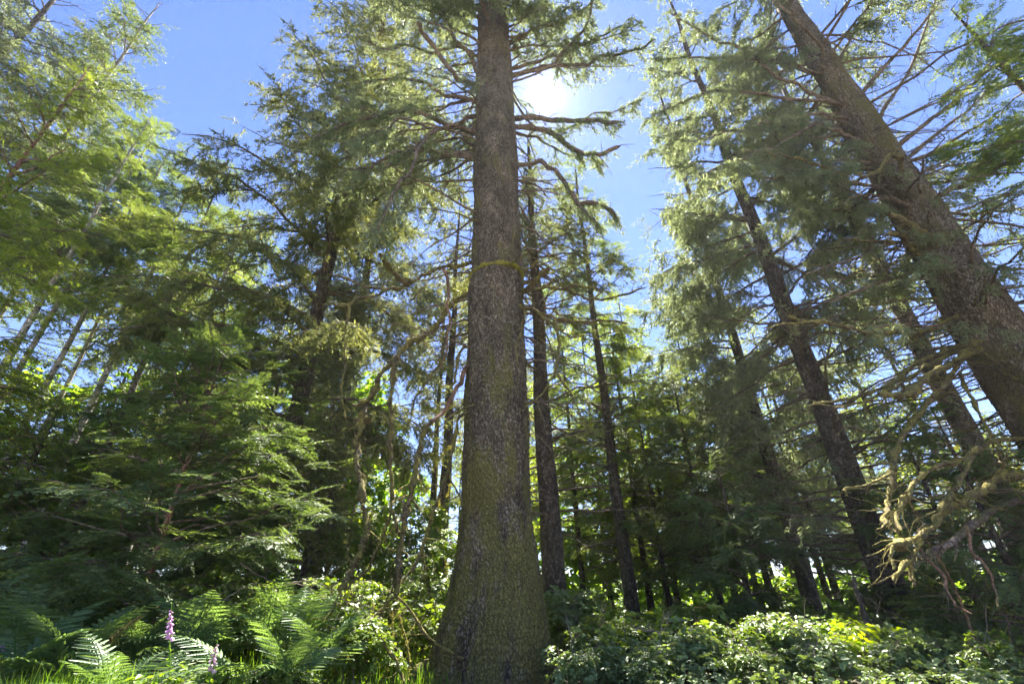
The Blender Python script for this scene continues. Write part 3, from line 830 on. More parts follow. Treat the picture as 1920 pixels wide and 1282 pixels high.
CR = Acc()
ML = [  # left side, upper
    ('b', -0.8, 9, [(905, 152), (894, 135), (880, 100), (855, 75), (837, 40), (815, 0), (800, -40)]),
    ('b', -1.4, 9, [(900, 165), (880, 155), (850, 140), (820, 95), (795, 65), (782, 42)], {'tip': .8, 'twigs': 3}),
    ('b', -1.0, 8, [(900, 188), (860, 182), (830, 177), (800, 160), (760, 149), (725, 149), (675, 155)]),
    ('b', -1.8, 9, [(900, 255), (870, 240), (830, 230), (790, 215), (752, 210), (705, 217), (665, 227), (620, 245), (585, 265)]),
    ('b', -2.2, 8, [(905, 212), (865, 230), (830, 240), (805, 252), (780, 275), (750, 287), (710, 300), (695, 315), (645, 315)]),
    ('b', -2.4, 5, [(840, 240), (800, 237), (775, 225), (750, 227), (710, 245), (690, 255), (657, 262)], {'y0': -.4}),
    ('b', 0.6, 7, [(905, 292), (860, 290), (810, 285), (780, 285), (750, 275), (720, 275), (680, 285), (640, 300), (610, 320)]),
    ('b', -1.6, 6, [(805, 252), (785, 280), (770, 315), (745, 355), (725, 390), (710, 430)], {'y0': -1.0}),
    ('b', 1.2, 5, [(900, 275), (850, 262), (800, 275), (760, 300), (700, 318)]),
    ('b', -0.6, 6, [(903, 110), (860, 92), (815, 98), (770, 84), (720, 92), (685, 78)]),
    ('b', 0.8, 6, [(903, 60), (865, 40), (830, 20), (790, 15), (760, -10)]),
    # left side, mossy tier
    ('m', -1.3, 9, [(895, 488), (872, 496), (855, 500), (830, 500), (805, 510), (775, 525), (750, 540), (720, 540), (680, 537), (650, 520), (612, 515)]),
    ('m', -1.6, 8, [(740, 540), (725, 542), (705, 555), (675, 555), (655, 570), (608, 572)], {'y0': -1.0}),
    ('m', -1.4, 10, [(775, 527), (752, 525), (730, 500), (712, 475)], {'tip': .9, 'twigs': 1, 'y0': -.7}),
    ('m', -2.2, 11, [(897, 545), (870, 556), (850, 567), (838, 580), (830, 597), (810, 620), (785, 635), (762, 648), (738, 676), (720, 692), (709, 710), (704, 732), (686, 756), (676, 805), (668, 840), (672, 880), (680, 920), (680, 950), (690, 990), (682, 1020), (670, 1050), (650, 1085), (642, 1108)], {'tip': .6}),
    ('m', -0.3, 9, [(704, 730), (690, 748), (672, 758), (658, 760)], {'y0': -1.3, 'tip': .6, 'twigs': 1}),
    ('m', -0.2, 6, [(678, 786), (665, 800), (652, 805)], {'y0': -1.5, 'tip': .5, 'twigs': 1}),
    ('m', -0.2, 11, [(745, 668), (738, 690), (737, 715), (733, 755), (735, 800), (730, 840), (732, 880), (735, 920), (735, 950), (743, 980), (748, 1002)], {'y0': -1.1, 'tip': .5}),
    ('m', -0.3, 6, [(735, 955), (725, 985), (710, 1020), (690, 1065), (660, 1090), (645, 1108)], {'y0': -1.2, 'tip': .8}),
    ('r', -1.2, 8, [(890, 680), (875, 690), (860, 722), (840, 760), (810, 790)], {'tip': .85, 'twigs': 4}),
    ('m', -0.4, 11, [(812, 788), (800, 800), (793, 815), (785, 845), (780, 875), (775, 910), (765, 945), (760, 980), (753, 1010), (748, 1055), (745, 1120)], {'y0': -1.1, 'tip': .9}),
    ('m', -0.7, 7, [(880, 770), (860, 785), (855, 815), (845, 865), (833, 905), (815, 950), (805, 985), (790, 1030), (775, 1065), (752, 1095)], {'y0': -.4, 'tip': .8}),
    ('m', 0.0, 6, [(845, 885), (845, 900), (860, 925), (868, 950)], {'y0': -.8, 'twigs': 1}),
    ('m', -0.6, 5, [(888, 758), (873, 765), (845, 780), (820, 810)], {'y0': -.5}),
    ('m', -0.5, 7, [(842, 610), (835, 640), (825, 680), (800, 715), (780, 745), (766, 778)], {'y0': -.5}),
    ('r', -0.4, 6, [(832, 505), (838, 520), (840, 570), (842, 600), (838, 650), (825, 690)], {'y0': -.6, 'twigs': 6}),
    ('m', -0.6, 5, [(655, 572), (652, 600), (645, 640), (648, 690), (640, 730), (646, 780)], {'y0': -2.4}),
    ('m', -0.9, 7, [(890, 648), (868, 652), (858, 675), (852, 715), (836, 742)], {'y0': -.2}),
    ('m', -0.3, 7, [(868, 1236), (800, 1190), (745, 1120), (700, 1160), (668, 1200), (640, 1240), (610, 1285)], {'y0': -1.0, 'tip': .7}),
    ('m', -0.2, 6, [(700, 1175), (722, 1210), (745, 1250), (760, 1280)], {'y0': -1.3, 'tip': .8}),
    # right side, upper
    ('b', -0.6, 9, [(950, 85), (975, 72), (1010, 55), (1060, 38), (1100, 15), (1125, -20)]),
    ('b', -1.2, 8, [(960, 142), (1010, 128), (1039, 118), (1059, 92), (1089, 65), (1104, 30), (1112, -5)]),
    ('b', -0.5, 7, [(958, 130), (1000, 118), (1044, 107), (1084, 90), (1124, 70), (1171, 45)]),
    ('b', -1.5, 9, [(955, 145), (1000, 132), (1044, 124), (1099, 120), (1124, 107), (1169, 102), (1204, 90), (1224, 77)]),
    ('b', -1.2, 10, [(955, 222), (1009, 225), (1059, 227), (1109, 225), (1164, 228)], {'tip': .65, 'twigs': 6}),
    ('b', -1.0, 10, [(955, 238), (1024, 245), (1059, 270), (1089, 287), (1124, 287), (1162, 275)], {'tip': .65, 'twigs': 6}),
    ('b', -0.8, 9, [(958, 312), (1009, 305), (1039, 320), (1059, 340), (1079, 375), (1114, 382), (1139, 390), (1156, 407)], {'tip': .8, 'twigs': 8}),
    ('b', -0.7, 6, [(1075, 370), (1090, 388), (1104, 405), (1122, 420)], {'y0': -.4}),
    ('b', 0.4, 6, [(962, 335), (1009, 352), (1029, 372)]),
    ('b', 0.4, 5, [(960, 380), (980, 395), (1000, 432), (1024, 460), (1030, 492)]),
    ('b', 0.8, 5, [(960, 180), (1000, 240), (1050, 245), (1110, 212), (1160, 205), (1200, 185)]),
    ('b', -0.4, 5, [(950, 30), (990, 20), (1020, -5), (1040, -30)]),
    # right side, mossy tier
    ('m', -1.1, 10, [(968, 540), (985, 545), (1000, 532), (1015, 515), (1030, 500)], {'tip': .9, 'twigs': 3}),
    ('m', -1.3, 8, [(970, 552), (1000, 543), (1030, 540), (1059, 542), (1084, 552), (1109, 562), (1159, 555), (1211, 540)]),
    ('m', -0.5, 8, [(1055, 542), (1075, 535), (1100, 537), (1126, 546)], {'y0': -.8, 'tip': .6}),
    ('m', -0.7, 9, [(968, 568), (985, 575), (1009, 585), (1039, 595), (1084, 605), (1134, 600), (1180, 607)]),
    ('m', -0.4, 6, [(1000, 580), (1040, 612), (1070, 630), (1100, 628), (1130, 640)], {'y0': -.4}),
    ('m', -0.5, 6, [(975, 572), (985, 590), (978, 620), (968, 650), (972, 690)], {'y0': -.6}),
    ('m', -0.6, 7, [(1040, 598), (1048, 640), (1046, 670), (1041, 695), (1026, 725), (1010, 745), (985, 762)], {'y0': -.5}),
    ('m', -0.2, 5, [(1041, 695), (1071, 740), (1091, 780), (1111, 812)], {'y0': -.9}),
    ('m', -0.8, 7, [(965, 500), (990, 505), (1010, 490), (1035, 505), (1065, 498)], {}),
]
for i, s in enumerate(ML):
    up_ = i < 11 or (30 <= i < 42)
    fol = None
    if i in (0, 2, 3, 5, 6, 8, 9, 10): fol = (0.45, 14, 0.58)
    if i == 4: fol = (0.55, 10, .55)
    if i == 7: fol = (0.5, 10, .6)
    if i in (30, 31, 32, 33, 34, 35, 36, 37, 40, 41): fol = (0.35, 15, .48)
    make_limb(main, main_loc, s, YM, rng, CR, fol)
# the living limbs higher up and behind, with their hanging sprays
TW = Acc()


def wild_limbs(acc_t, acc_c, cx, cyy, z0, z1, n, Lm, azs, rng, key, bare, dens, twl, hangf, r0, gaps=GAPS, droop=.3, rise=.15):
    for i in range(n):
        z = z0 + (z1 - z0) * (i + rng.random()) / n
        az = rng.uniform(*azs[rng.integers(len(azs))]); L = Lm * rng.uniform(.6, 1.1) * (1 - .5 * (z - z0) / (z1 - z0 + 1e-6))
        t = np.linspace(0, 1, 12); lat = .07 * L * np.sin(t * 5 + rng.random() * 6) * t
        ca, sa = math.cos(az), math.sin(az); e0 = rise * rng.uniform(.2, 1.8); dr = droop * rng.uniform(.6, 1.4)
        p = np.array([cx, cyy, z]) + np.stack([L * t * ca - lat * sa, L * t * sa + lat * ca, L * (e0 * t - dr * t ** 2 + .12 * t ** 3)], -1)
        p[1:] += rng.normal(size=(11, 3)) * .03
        if not gapmask(p, [(1022, 178, 40)]).all(): continue
        r = np.maximum(r0 * rng.uniform(.7, 1.2) * (1 - .8 * t), .006)
        v, f = tube(p, r, 6, .08, rng); acc_t.add(v, f, 0, rng.random())
        dead_twigs(acc_t, p, r, rng, int(L * 1.5), .7, 1)
        for k in range(int(L * 2.0)):
            j = rng.integers(3, 11); tg = nrm(p[j + 1] - p[j - 1]); sd = np.array([-tg[1], tg[0], 0]) * rng.choice([-1, 1])
            l2 = L * .3 * rng.uniform(.5, 1.2) * (1.2 - j / 12); t2 = np.linspace(0, 1, 5)[:, None]
            q = p[j] + (tg * .6 + sd * .8) * l2 * t2 + np.array([0, 0, -.6]) * l2 * t2 ** 2
            v, f = tube(q, np.linspace(r[j] * .5, .004, 5), 4); acc_t.add(v, f, 0, rng.random())
            hang_on_limb(acc_c, q, .05, dens, twl * .9, rng, key, np.zeros(3), gaps, hangf)
        hang_on_limb(acc_c, p, bare, dens, twl, rng, key, np.zeros(3), gaps, hangf)


cxm = float(np.interp(14, zs, cxs))
pi = math.pi
wild_limbs(TW, CR, cxm, YM, 11.0, 18.0, 20, 5.6, [(pi * .45, pi * 1.12)], rng, 'hang_hi', .5, 7.5, .6, .95, .05)
wild_limbs(TW, CR, cxm, YM, 12.0, 18.0, 16, 4.4, [(-.25 * pi, .5 * pi)], rng, 'hang_hi', .4, 10, .5, .95, .05)
wild_limbs(TW, CR, cxm, YM, 17.0, 24.5, 24, 5.0, [(0, 2 * pi)], rng, 'hang_mid', .3, 12, .65, .8, .05)
wild_limbs(TW, CR, cxm, YM, 12.0, 18.0, 7, 5.6, [(pi * .85, pi * 1.2)], rng, 'hang_hi', .5, 8, .6, .95, .05)
wild_limbs(TW, CR, cxm, YM, 17.5, 21.0, 9, 3.6, [(pi, 2 * pi)], rng, 'hang_hi', .2, 16, .6, .8, .05)


def dead_whiskers(acc, cx, cyy, z0, z1, n, Lm, azs, rng, r0):
    for i in range(n):
        z = z0 + (z1 - z0) * rng.random(); az = rng.uniform(*azs[rng.integers(len(azs))]); L = Lm * rng.uniform(.35, 1.1)
        t = np.linspace(0, 1, 9); ca, sa = math.cos(az), math.sin(az)
        p = np.array([cx, cyy, z]) + np.stack([L * t * ca, L * t * sa, L * (rng.uniform(-.3, .35) * t - rng.uniform(0, .5) * t ** 2)], -1)
        w = np.cumsum(rng.normal(size=(9, 3)) * .035 * L / 2, 0); w[0] = 0; p = p + w
        if not gapmask(p, [(1022, 178, 40)]).all(): continue
        r = np.maximum(r0 * rng.uniform(.5, 1.3) * (1 - .8 * t), .004)
        v, f = tube(p, r, 5, .12, rng); acc.add(v, f, int(rng.random() < .5), rng.random())
        dead_twigs(acc, p, r, rng, int(L * 4), .8, 1)


dead_whiskers(TW, cxm, YM, 4.2, 12.5, 34, 2.3, [(-.35 * pi, .75 * pi), (.6 * pi, 1.2 * pi)], rng, .022)
dead_whiskers(TW, cxm, YM, 9.5, 16.5, 26, 3.0, [(-.3 * pi, .5 * pi), (.5 * pi, 1.25 * pi)], rng, .03)
dead_whiskers(TW, cxm, YM, 9.0, 18.0, 36, 3.8, [(-.3 * pi, .5 * pi), (.5 * pi, 1.2 * pi)], rng, .032)
MW = Acc()
dead_whiskers(MW, cxm, YM, 5.0, 9.5, 30, 2.4, [(-.35 * pi, .3 * pi), (.7 * pi, 1.3 * pi)], rng, .026)
MW.build('mossy_branches', ['limb_moss', 'limb'], main, main_loc)
TW.build('upper_branches', ['limb', 'limb'], main, main_loc)
CR.build('crown', ['spruce_grey', 'limb'], main, main_loc)

# ------------------------------------------------------------------ THE LEANING-LOOKING SPRUCE AT THE RIGHT
YR = 8.4
rt = P(1857, 620, YR)
rz = np.array([-.4, 0, 1, 3, 6, 9, 12, 16, 20, 26.])
pa, pb, pc_ = P(1862, 620, YR), P(1585, 190, YR), P(1500, 40, YR)
ra, rb_, rc_ = [w / 2 * depth(p) / FPX for w, p in ((101, pa), (49, pb), (36, pc_))]
rzv = np.interp(rz, [pa[2], pb[2], pc_[2], 26], [ra, rb_, rc_, .15]); rzv[:3] *= np.array([1.7, 1.45, 1.12])
right_loc = np.array([rt[0], YR, float(terrain(rt[0], YR))])
right = empty('spruce_tree', right_loc, 'thick mossy spruce leaning in from the right edge, its knobbly dead limbs wrapped in moss', 'tree')
v, f = big_trunk(rz, np.interp(rz, [0, 26], [rt[0], rt[0] * 1.0]), np.full(len(rz), YR), rzv, 200, [(pi, .4, .4, .4, 1)], 17, .045, .065, .013)
A = Acc(); A.add(v, f, 0, .5); A.build('trunk', ['bark_right'], right, right_loc)
RC = Acc(); RT = Acc()
RL = [
    ('b', .5, 6, [(1590, 190), (1575, 155), (1559, 130), (1544, 90), (1519, 65), (1490, 30)]),
    ('b', -1.5, 7, [(1580, 195), (1539, 185), (1499, 165), (1455, 145), (1415, 105), (1380, 90), (1345, 75), (1295, 50), (1250, 20)]),
    ('b', -1.8, 5, [(1560, 150), (1500, 125), (1450, 112), (1400, 110), (1360, 110), (1310, 110), (1222, 110)]),
    ('b', -1.2, 7, [(1610, 215), (1570, 200), (1529, 190), (1470, 185), (1420, 175), (1370, 170), (1320, 175), (1270, 195), (1220, 215)]),
    ('b', -.6, 6, [(1620, 235), (1570, 220), (1529, 215), (1470, 225), (1420, 235), (1370, 245), (1320, 257), (1270, 262)]),
    ('b', -1.9, 8, [(1628, 262), (1600, 260), (1570, 245), (1535, 232), (1500, 250), (1455, 275), (1410, 290), (1345, 315), (1310, 340)]),
    ('m', -1.4, 8, [(1650, 312), (1600, 322), (1550, 327), (1510, 335), (1445, 335), (1402, 330)]),
    ('m', -1.7, 6, [(1575, 325), (1520, 305), (1470, 292), (1430, 287)], {'y0': -.6}),
    ('m', -1.6, 7, [(1668, 315), (1649, 320), (1609, 327), (1564, 322)]),
    ('m', -2.0, 8, [(1690, 325), (1688, 300), (1670, 290), (1655, 310), (1640, 325), (1610, 330)], {'tip': .6, 'y0': -.5}),
    ('m', -1.6, 13, [(1755, 462), (1744, 450), (1719, 430), (1694, 415), (1669, 400)], {'tip': .8, 'twigs': 3, 'y0': -.5}),
    ('m', -1.2, 10, [(1740, 490), (1709, 465), (1689, 440), (1659, 440)], {'tip': .7, 'twigs': 3, 'y0': -.5}),
    ('m', -1.4, 9, [(1750, 470), (1709, 460), (1669, 455), (1619, 452), (1580, 447)], {'y0': -.4}),
    ('b', -1.0, 6, [(1720, 455), (1659, 460), (1619, 480), (1570, 495), (1510, 515)]),
    ('b', -.4, 9, [(1760, 495), (1724, 505), (1684, 520), (1649, 530), (1609, 545), (1545, 565)]),
    ('m', -2.0, 10, [(1800, 590), (1760, 610), (1720, 625), (1680, 624), (1630, 624), (1590, 612), (1550, 607), (1510, 602), (1475, 592)], {'tip': .5}),
    ('m', -.5, 5, [(1545, 607), (1510, 605), (1475, 607), (1437, 614)], {'y0': -1.7}),
    ('m', -1.6, 12, [(1845, 635), (1811, 645), (1766, 660), (1711, 685), (1681, 715), (1636, 735), (1591, 748), (1550, 753), (1515, 762)], {'tip': .3}),
    ('m', -2.3, 8, [(1800, 655), (1741, 685), (1700, 712), (1651, 740), (1600, 758), (1563, 768)], {'y0': -.2}),
    ('m', -2.0, 14, [(1840, 655), (1800, 672), (1770, 690), (1735, 708), (1711, 735), (1680, 742), (1650, 738)], {'tip': .7, 'y0': -.4}),
    ('m', -1.8, 10, [(1838, 640), (1811, 660), (1786, 700), (1751, 740), (1731, 770), (1708, 795), (1690, 820), (1681, 845), (1673, 880), (1671, 920), (1663, 960), (1656, 992)], {'tip': .7, 'y0': -.5}),
    ('m', -.3, 6, [(1670, 888), (1650, 898), (1631, 905), (1590, 915), (1588, 930)], {'y0': -1.9}),
    ('m', -2.4, 11, [(1960, 822), (1919, 823), (1871, 825), (1836, 840), (1816, 862), (1796, 908), (1774, 937), (1760, 960)], {'tip': .6, 'y0': -.3}),
    ('m', -.9, 10, [(1836, 840), (1800, 862), (1771, 870), (1726, 890), (1706, 925), (1686, 960), (1686, 992)], {'tip': .7, 'y0': -2.0}),
    ('m', -2.6, 15, [(1980, 885), (1919, 890), (1876, 895), (1841, 920), (1801, 940), (1766, 965), (1741, 995), (1706, 1015), (1664, 1023)], {'tip': .55, 'y0': -.5}),
    ('m', -.3, 10, [(1726, 1012), (1718, 1035), (1701, 1055), (1674, 1088)], {'tip': .7, 'y0': -2.9}),
    ('m', -.1, 11, [(1706, 1045), (1709, 1070), (1712, 1098)], {'tip': .8, 'y0': -3.0, 'twigs': 2}),
    ('m', -.1, 8, [(1674, 1022), (1670, 1040), (1676, 1068)], {'tip': .6, 'y0': -3.1, 'twigs': 1}),
    ('m', -.4, 7, [(1800, 940), (1766, 928), (1745, 933), (1738, 938)], {'y0': -2.1}),
    ('b', -1.8, 15, [(1980, 925), (1919, 935), (1871, 950), (1831, 980), (1781, 1015), (1741, 1042)], {'tip': .5}),
    ('r', -.8, 6, [(1725, 1030), (1761, 1070), (1786, 1115), (1821, 1152)], {'y0': -1.6}),
    ('r', -.5, 6, [(1811, 985), (1831, 1040), (1861, 1090), (1871, 1137)], {'y0': -1.4}),
    ('m', -.7, 6, [(1860, 900), (1880, 870), (1872, 850), (1890, 835)], {'y0': -2}),
    ('m', -.7, 7, [(1800, 700), (1820, 745), (1850, 800), (1870, 845), (1885, 900)], {'y0': -.8}),
    # right side limbs
    ('b', .6, 7, [(1585, 150), (1575, 118), (1589, 85), (1619, 30), (1634, -10)]),
    ('b', -.8, 9, [(1608, 190), (1614, 180), (1644, 140), (1684, 100), (1719, 60), (1760, 8)]),
    ('b', .6, 8, [(1640, 250), (1644, 235), (1659, 200), (1684, 165), (1714, 115), (1744, 25), (1752, 0)]),
    ('b', -.5, 9, [(1670, 282), (1682, 275), (1719, 245), (1759, 215), (1794, 185), (1844, 135), (1874, 95)]),
    ('b', .4, 8, [(1690, 305), (1699, 300), (1739, 265), (1779, 235), (1834, 190), (1860, 150)]),
    ('b', -.8, 8, [(1695, 305), (1709, 302), (1759, 280), (1819, 245), (1866, 218)]),
    ('b', -1.2, 12, [(1735, 380), (1749, 375), (1794, 350), (1844, 332), (1874, 310), (1925, 298)], {'tip': .6}),
    ('b', .4, 6, [(1720, 350), (1784, 340), (1819, 328), (1850, 300)]),
    ('b', .2, 8, [(1810, 508), (1839, 505), (1919, 505), (1950, 500)]),
    ('b', -.8, 10, [(1810, 552), (1824, 550), (1874, 545), (1925, 533)]),
]
rng = np.random.default_rng(202)
for i, s in enumerate(RL):
    fol = None
    if i in (1, 2, 3, 4, 5): fol = (0.45, 20, .42)
    if i in (0, 34, 36, 38, 41): fol = (.45, 12, .45)
    make_limb(right, right_loc, s, YR, rng, RC, fol)
wild_limbs(RT, RC, rt[0], YR, 9.5, 15.0, 14, 5.6, [(pi * .5, pi * 1.1)], rng, 'hang_hi', .4, 14, .5, 1.1, .045)
wild_limbs(RT, RC, rt[0], YR, 5.5, 13.0, 18, 3.6, [(pi * .55, pi * 1.35)], rng, 'hang_hi', .6, 7, .45, 1.1, .035)
wild_limbs(RT, RC, rt[0], YR, 5.0, 12.0, 10, 3.0, [(-.3 * pi, .4 * pi)], rng, 'hang_hi', .6, 6, .45, .8, .035)
wild_limbs(RT, RC, rt[0], YR, 8.5, 15.0, 12, 4.4, [(-.1 * pi, .5 * pi)], rng, 'hang_mid', .45, 9, .5, .6, .045)
wild_limbs(RT, RC, rt[0], YR, 15.0, 22.5, 27, 5.0, [(0, 2 * pi)], rng, 'hang_mid', .3, 12, .6, .9, .045)
dead_whiskers(RT, rt[0], YR, 8.0, 17.5, 55, 4.4, [(.5 * pi, 1.3 * pi), (-.35 * pi, .5 * pi)], rng, .036)
MW = Acc()
dead_whiskers(MW, rt[0], YR, 1.8, 7.5, 60, 3.4, [(.75 * pi, 1.35 * pi)], rng, .03)
MW.build('mossy_branches', ['limb_moss', 'limb'], right, right_loc)
dead_whiskers(RT, rt[0], YR, 4.0, 14.0, 70, 2.8, [(.5 * pi, 1.4 * pi), (-.4 * pi, .5 * pi)], rng, .028)
RT.build('upper_branches', ['limb', 'limb'], right, right_loc)
RC.build('crown', ['spruce_grey', 'limb'], right, right_loc)

# ------------------------------------------------------------------ MIDDLE-DISTANCE TREES
SKY_LEFT = [(200, 10, 60), (300, -20, 90), (390, 60, 95), (420, -30, 140), (150, -60, 120)]
SKY_RIGHT = [(1225, 330, 38), (1215, 380, 36), (1200, 270, 22)]
G0 = GAPS
GL = GAPS + SKY_LEFT
GR = GAPS + SKY_RIGHT + [(1240, 430, 22)]
GT = GAPS + [(930, y, 48) for y in range(100, 640, 60)]


def zt(px, py, Y): return float(P(px, py, Y)[2])


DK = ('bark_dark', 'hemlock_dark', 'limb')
# behind the big trunk
conifer('spruce_tree', at(1022, 840, 12.5), 'dark straight spruce close behind the big trunk on its right, with dead whiskery limbs', 'tree',
        18, .31, 9.0, 3.4, 56, 'hang_mid', ('bark_dark', 'spruce', 'limb'), 31, back=0.2, bare=.3, twl=.6, dens=10, hangf=.7, dead=(2.5, 13.5, 95, 2.8, .3), taper=.8, gaps=GT, rise=.1)
conifer('spruce_tree', at(1145, 840, 17), 'slender dark-stemmed spruce with thin yellow-green top, second right of the big trunk', 'tree',
        22, .235, 5, 3.4, 84, 'flat_mid', ('bark_dark', 'hemlock', 'limb'), 32, back=0.15, bare=.25, twl=.75, dens=9, dead=(2, 9, 60, 2.8, .4), gaps=GR)
conifer('spruce_tree', at(838, 840, 20), 'dark spruce stem seen just left of the big trunk', 'tree',
        22, .30, 12, 3.6, 42, 'hang_lo', ('bark_dark', 'spruce', 'limb'), 33, back=0.2, bare=.25, twl=.9, dens=7, dead=(3, 13, 40, 2.4, .15), hangf=.8)
conifer('spruce_tree', at(815, 880, 23), 'thinner dark spruce stem behind the one left of the big trunk', 'tree',
        20, .2, 10, 3.0, 36, 'hang_lo', ('bark_dark', 'spruce', 'limb'), 34, back=0.2, bare=.25, twl=.9, dens=7, dead=(3, 13, 30, 2.0, .15), hangf=.8)
# right-hand group
conifer('spruce_tree', at(1572, 840, 12), 'dark-trunked spruce with grey hanging sprays and level dead limbs, left of the leaning spruce', 'tree',
        29, .33, 7.5, 4.6, 84, 'hang_mid', ('bark_dark', 'spruce_grey', 'limb'), 41, back=0.22, bare=.3, twl=.75, dens=8.6, hangf=1.3, dead=(1.2, 9.5, 110, 3.4, .35), gaps=GR, rise=.1)
conifer('spruce_tree', at(1700, 600, 13.5), 'dark spruce close behind the leaning spruce, its limbs half bare', 'tree',
        27, .36, 9.5, 3.8, 54, 'hang_mid', ('bark_dark', 'spruce', 'limb'), 42, back=0.22, bare=.4, twl=.6, dens=9, hangf=.8, dead=(3, 13, 95, 3.0, .25), gaps=GR)
conifer('spruce_tree', at(1440, 850, 17), 'tall spruce hung with pale grey-olive sprays, below the gap of blue sky at right', 'tree',
        30, .27, 4.5, 4.4, 90, 'hang_mid', ('bark_dark', 'spruce_grey', 'limb'), 43, bare=.15, twl=.95, dens=7.2, hangf=1.2, dead=(2, 6, 20, 2.4, .2), gaps=GR)
conifer('hemlock_tree', at(1290, 850, 16), 'mid-green hemlock rising between the slender spruce and the grey spruce', 'tree',
        8.6, .13, 1.8, 2.6, 56, 'flat_mid', ('bark_dark', 'hemlock', 'limb'), 44, bare=.12, twl=.8, dens=6.5, gaps=GR)
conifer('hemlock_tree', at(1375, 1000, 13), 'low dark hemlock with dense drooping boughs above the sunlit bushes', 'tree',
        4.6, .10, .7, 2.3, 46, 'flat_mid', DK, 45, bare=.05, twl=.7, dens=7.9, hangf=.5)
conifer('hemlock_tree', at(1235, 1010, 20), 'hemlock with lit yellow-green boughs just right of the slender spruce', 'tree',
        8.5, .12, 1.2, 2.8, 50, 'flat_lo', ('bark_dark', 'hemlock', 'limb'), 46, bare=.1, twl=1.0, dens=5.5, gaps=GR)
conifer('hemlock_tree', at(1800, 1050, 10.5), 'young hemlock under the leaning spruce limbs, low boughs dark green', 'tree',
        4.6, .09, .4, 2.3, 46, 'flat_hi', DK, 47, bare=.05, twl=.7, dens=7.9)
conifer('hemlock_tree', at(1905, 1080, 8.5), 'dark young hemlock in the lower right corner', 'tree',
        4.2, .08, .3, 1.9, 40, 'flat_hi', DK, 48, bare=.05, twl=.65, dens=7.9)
conifer('hemlock_tree', at(1680, 1120, 13.5), 'small feathery hemlock at the foot of the dark-trunked spruce', 'tree',
        2.6, .06, .3, 1.7, 30, 'flat_hi', ('bark_dark', 'hemlock', 'limb'), 49, bare=.05, twl=.65, dens=10)
conifer('hemlock_tree', at(2080, 330, 6.6), 'dark green hemlock whose boughs reach into the top right corner', 'tree',
        15, .2, 3.5, 3.1, 54, 'flat_hi', ('bark_dark', 'hemlock', 'limb'), 50, bare=.15, twl=.8, dens=10, gaps=GAPS + [(1560, 150, 150), (1640, 260, 120), (1720, 400, 70), (1800, 560, 60), (1640, 60, 110), (1700, 170, 60)])
for i, (px, py, Y, h, r) in enumerate([(1258, 1050, 24, 13, .16), (1335, 1050, 26, 15, .18), (1405, 1050, 22, 14, .13), (1480, 1050, 25, 15, .17), (1540, 1080, 21, 12, .14), (1750, 1050, 22, 14, .2), (1850, 1050, 20, 14, .2), (1640, 900, 26, 16, .2)]):
    conifer('spruce_tree', at(px, py, Y), ['thin background spruce behind the low dark hemlock, farthest left of its row', 'slim background spruce stem straight above the low dark hemlock',
            'slim background spruce stem between low dark hemlock and grey spruce', 'background spruce seen through the level dead limbs', 'thin background spruce left of the dark trunk foot',
            'background spruce behind the hanging mossy limbs', 'background spruce beneath the lowest mossy limb at right', 'background spruce rising behind the dark trunk among bare limbs'][i], 'tree',
            h, r, 3.5, 2.6, 34, ['hang_lo', 'flat_lo'][i % 2], ('bark_dark', ['hemlock_fresh_lit', 'hemlock', 'hemlock_fresh_lit'][i % 3], 'limb'), 60 + i, bare=.1, twl=1.0, dens=4.2, dead=(1, 5, 16, 1.8, .1), group='background spruces on the right', gaps=GR)

# left-hand group
conifer('spruce_tree', at(560, 750, 13), 'broad drooping spruce filling the space left of the big trunk, grey-green sprays', 'tree',
        31, .30, 4.0, 5.9, 112, 'hang_hi', ('bark_dark', 'spruce', 'limb'), 71, bare=.12, twl=.8, dens=7.9, hangf=.55, droop=.55, dead=(1.5, 5, 24, 2.4, .3), gaps=GL + [(930, y, 52) for y in range(100, 640, 60)], tipshape=.45)
conifer('spruce_tree', at(655, 700, 17), 'tall spruce with drooping grey sprays between broad spruce and big trunk', 'tree',
        32, .27, 7.0, 4.0, 84, 'hang_mid', ('bark_dark', 'spruce_grey', 'limb'), 72, bare=.15, twl=.85, dens=6.5, hangf=.9, dead=(2, 8, 30, 2.4, .2), gaps=GL + GT)
conifer('hemlock_tree', at(75, 320, 16), 'tall hemlock with twin-looking tip against open blue sky', 'tree',
        zt(255, 60, 16) * 1.1, .27, 14, 4.6, 92, 'hang_mid', ('bark_pale', 'hemlock', 'limb'), 73, bare=.12, twl=.8, dens=12, hangf=.35, gaps=GAPS + [(400, 60, 60), (150, 20, 40), (300, 0, 50)], tipshape=.6)
conifer('hemlock_tree', at(20, 330, 18), 'tall hemlock just left of the twin-tipped one, its top a little lower', 'tree',
        zt(200, 75, 18) * 1.08, .25, 15, 4.2, 80, 'hang_mid', ('bark_pale', 'spruce', 'limb'), 74, bare=.12, twl=.8, dens=12, hangf=.35, tipshape=.6)
conifer('spruce_tree', at(-210, 330, 13), 'spruce with pale blue-green drooping boughs in the top left corner', 'tree',
        38, .34, 15, 4.8, 90, 'hang_mid', ('bark_dark', 'spruce_grey', 'limb'), 75, bare=.1, twl=.9, dens=9, hangf=.6, gaps=GL)
conifer('fir_tree', at(-90, 470, 6.0), 'young fir at the left edge, its new needles glowing yellow-green', 'tree',
        zt(125, 150, 6.0), .09, 2.6, 2.5, 78, 'tuft_hi', ('bark_red', 'hemlock_fresh_lit', 'limb'), 76, bare=.08, twl=.55, dens=15, hangf=.25, gaps=GL + [(190, 260, 40)])
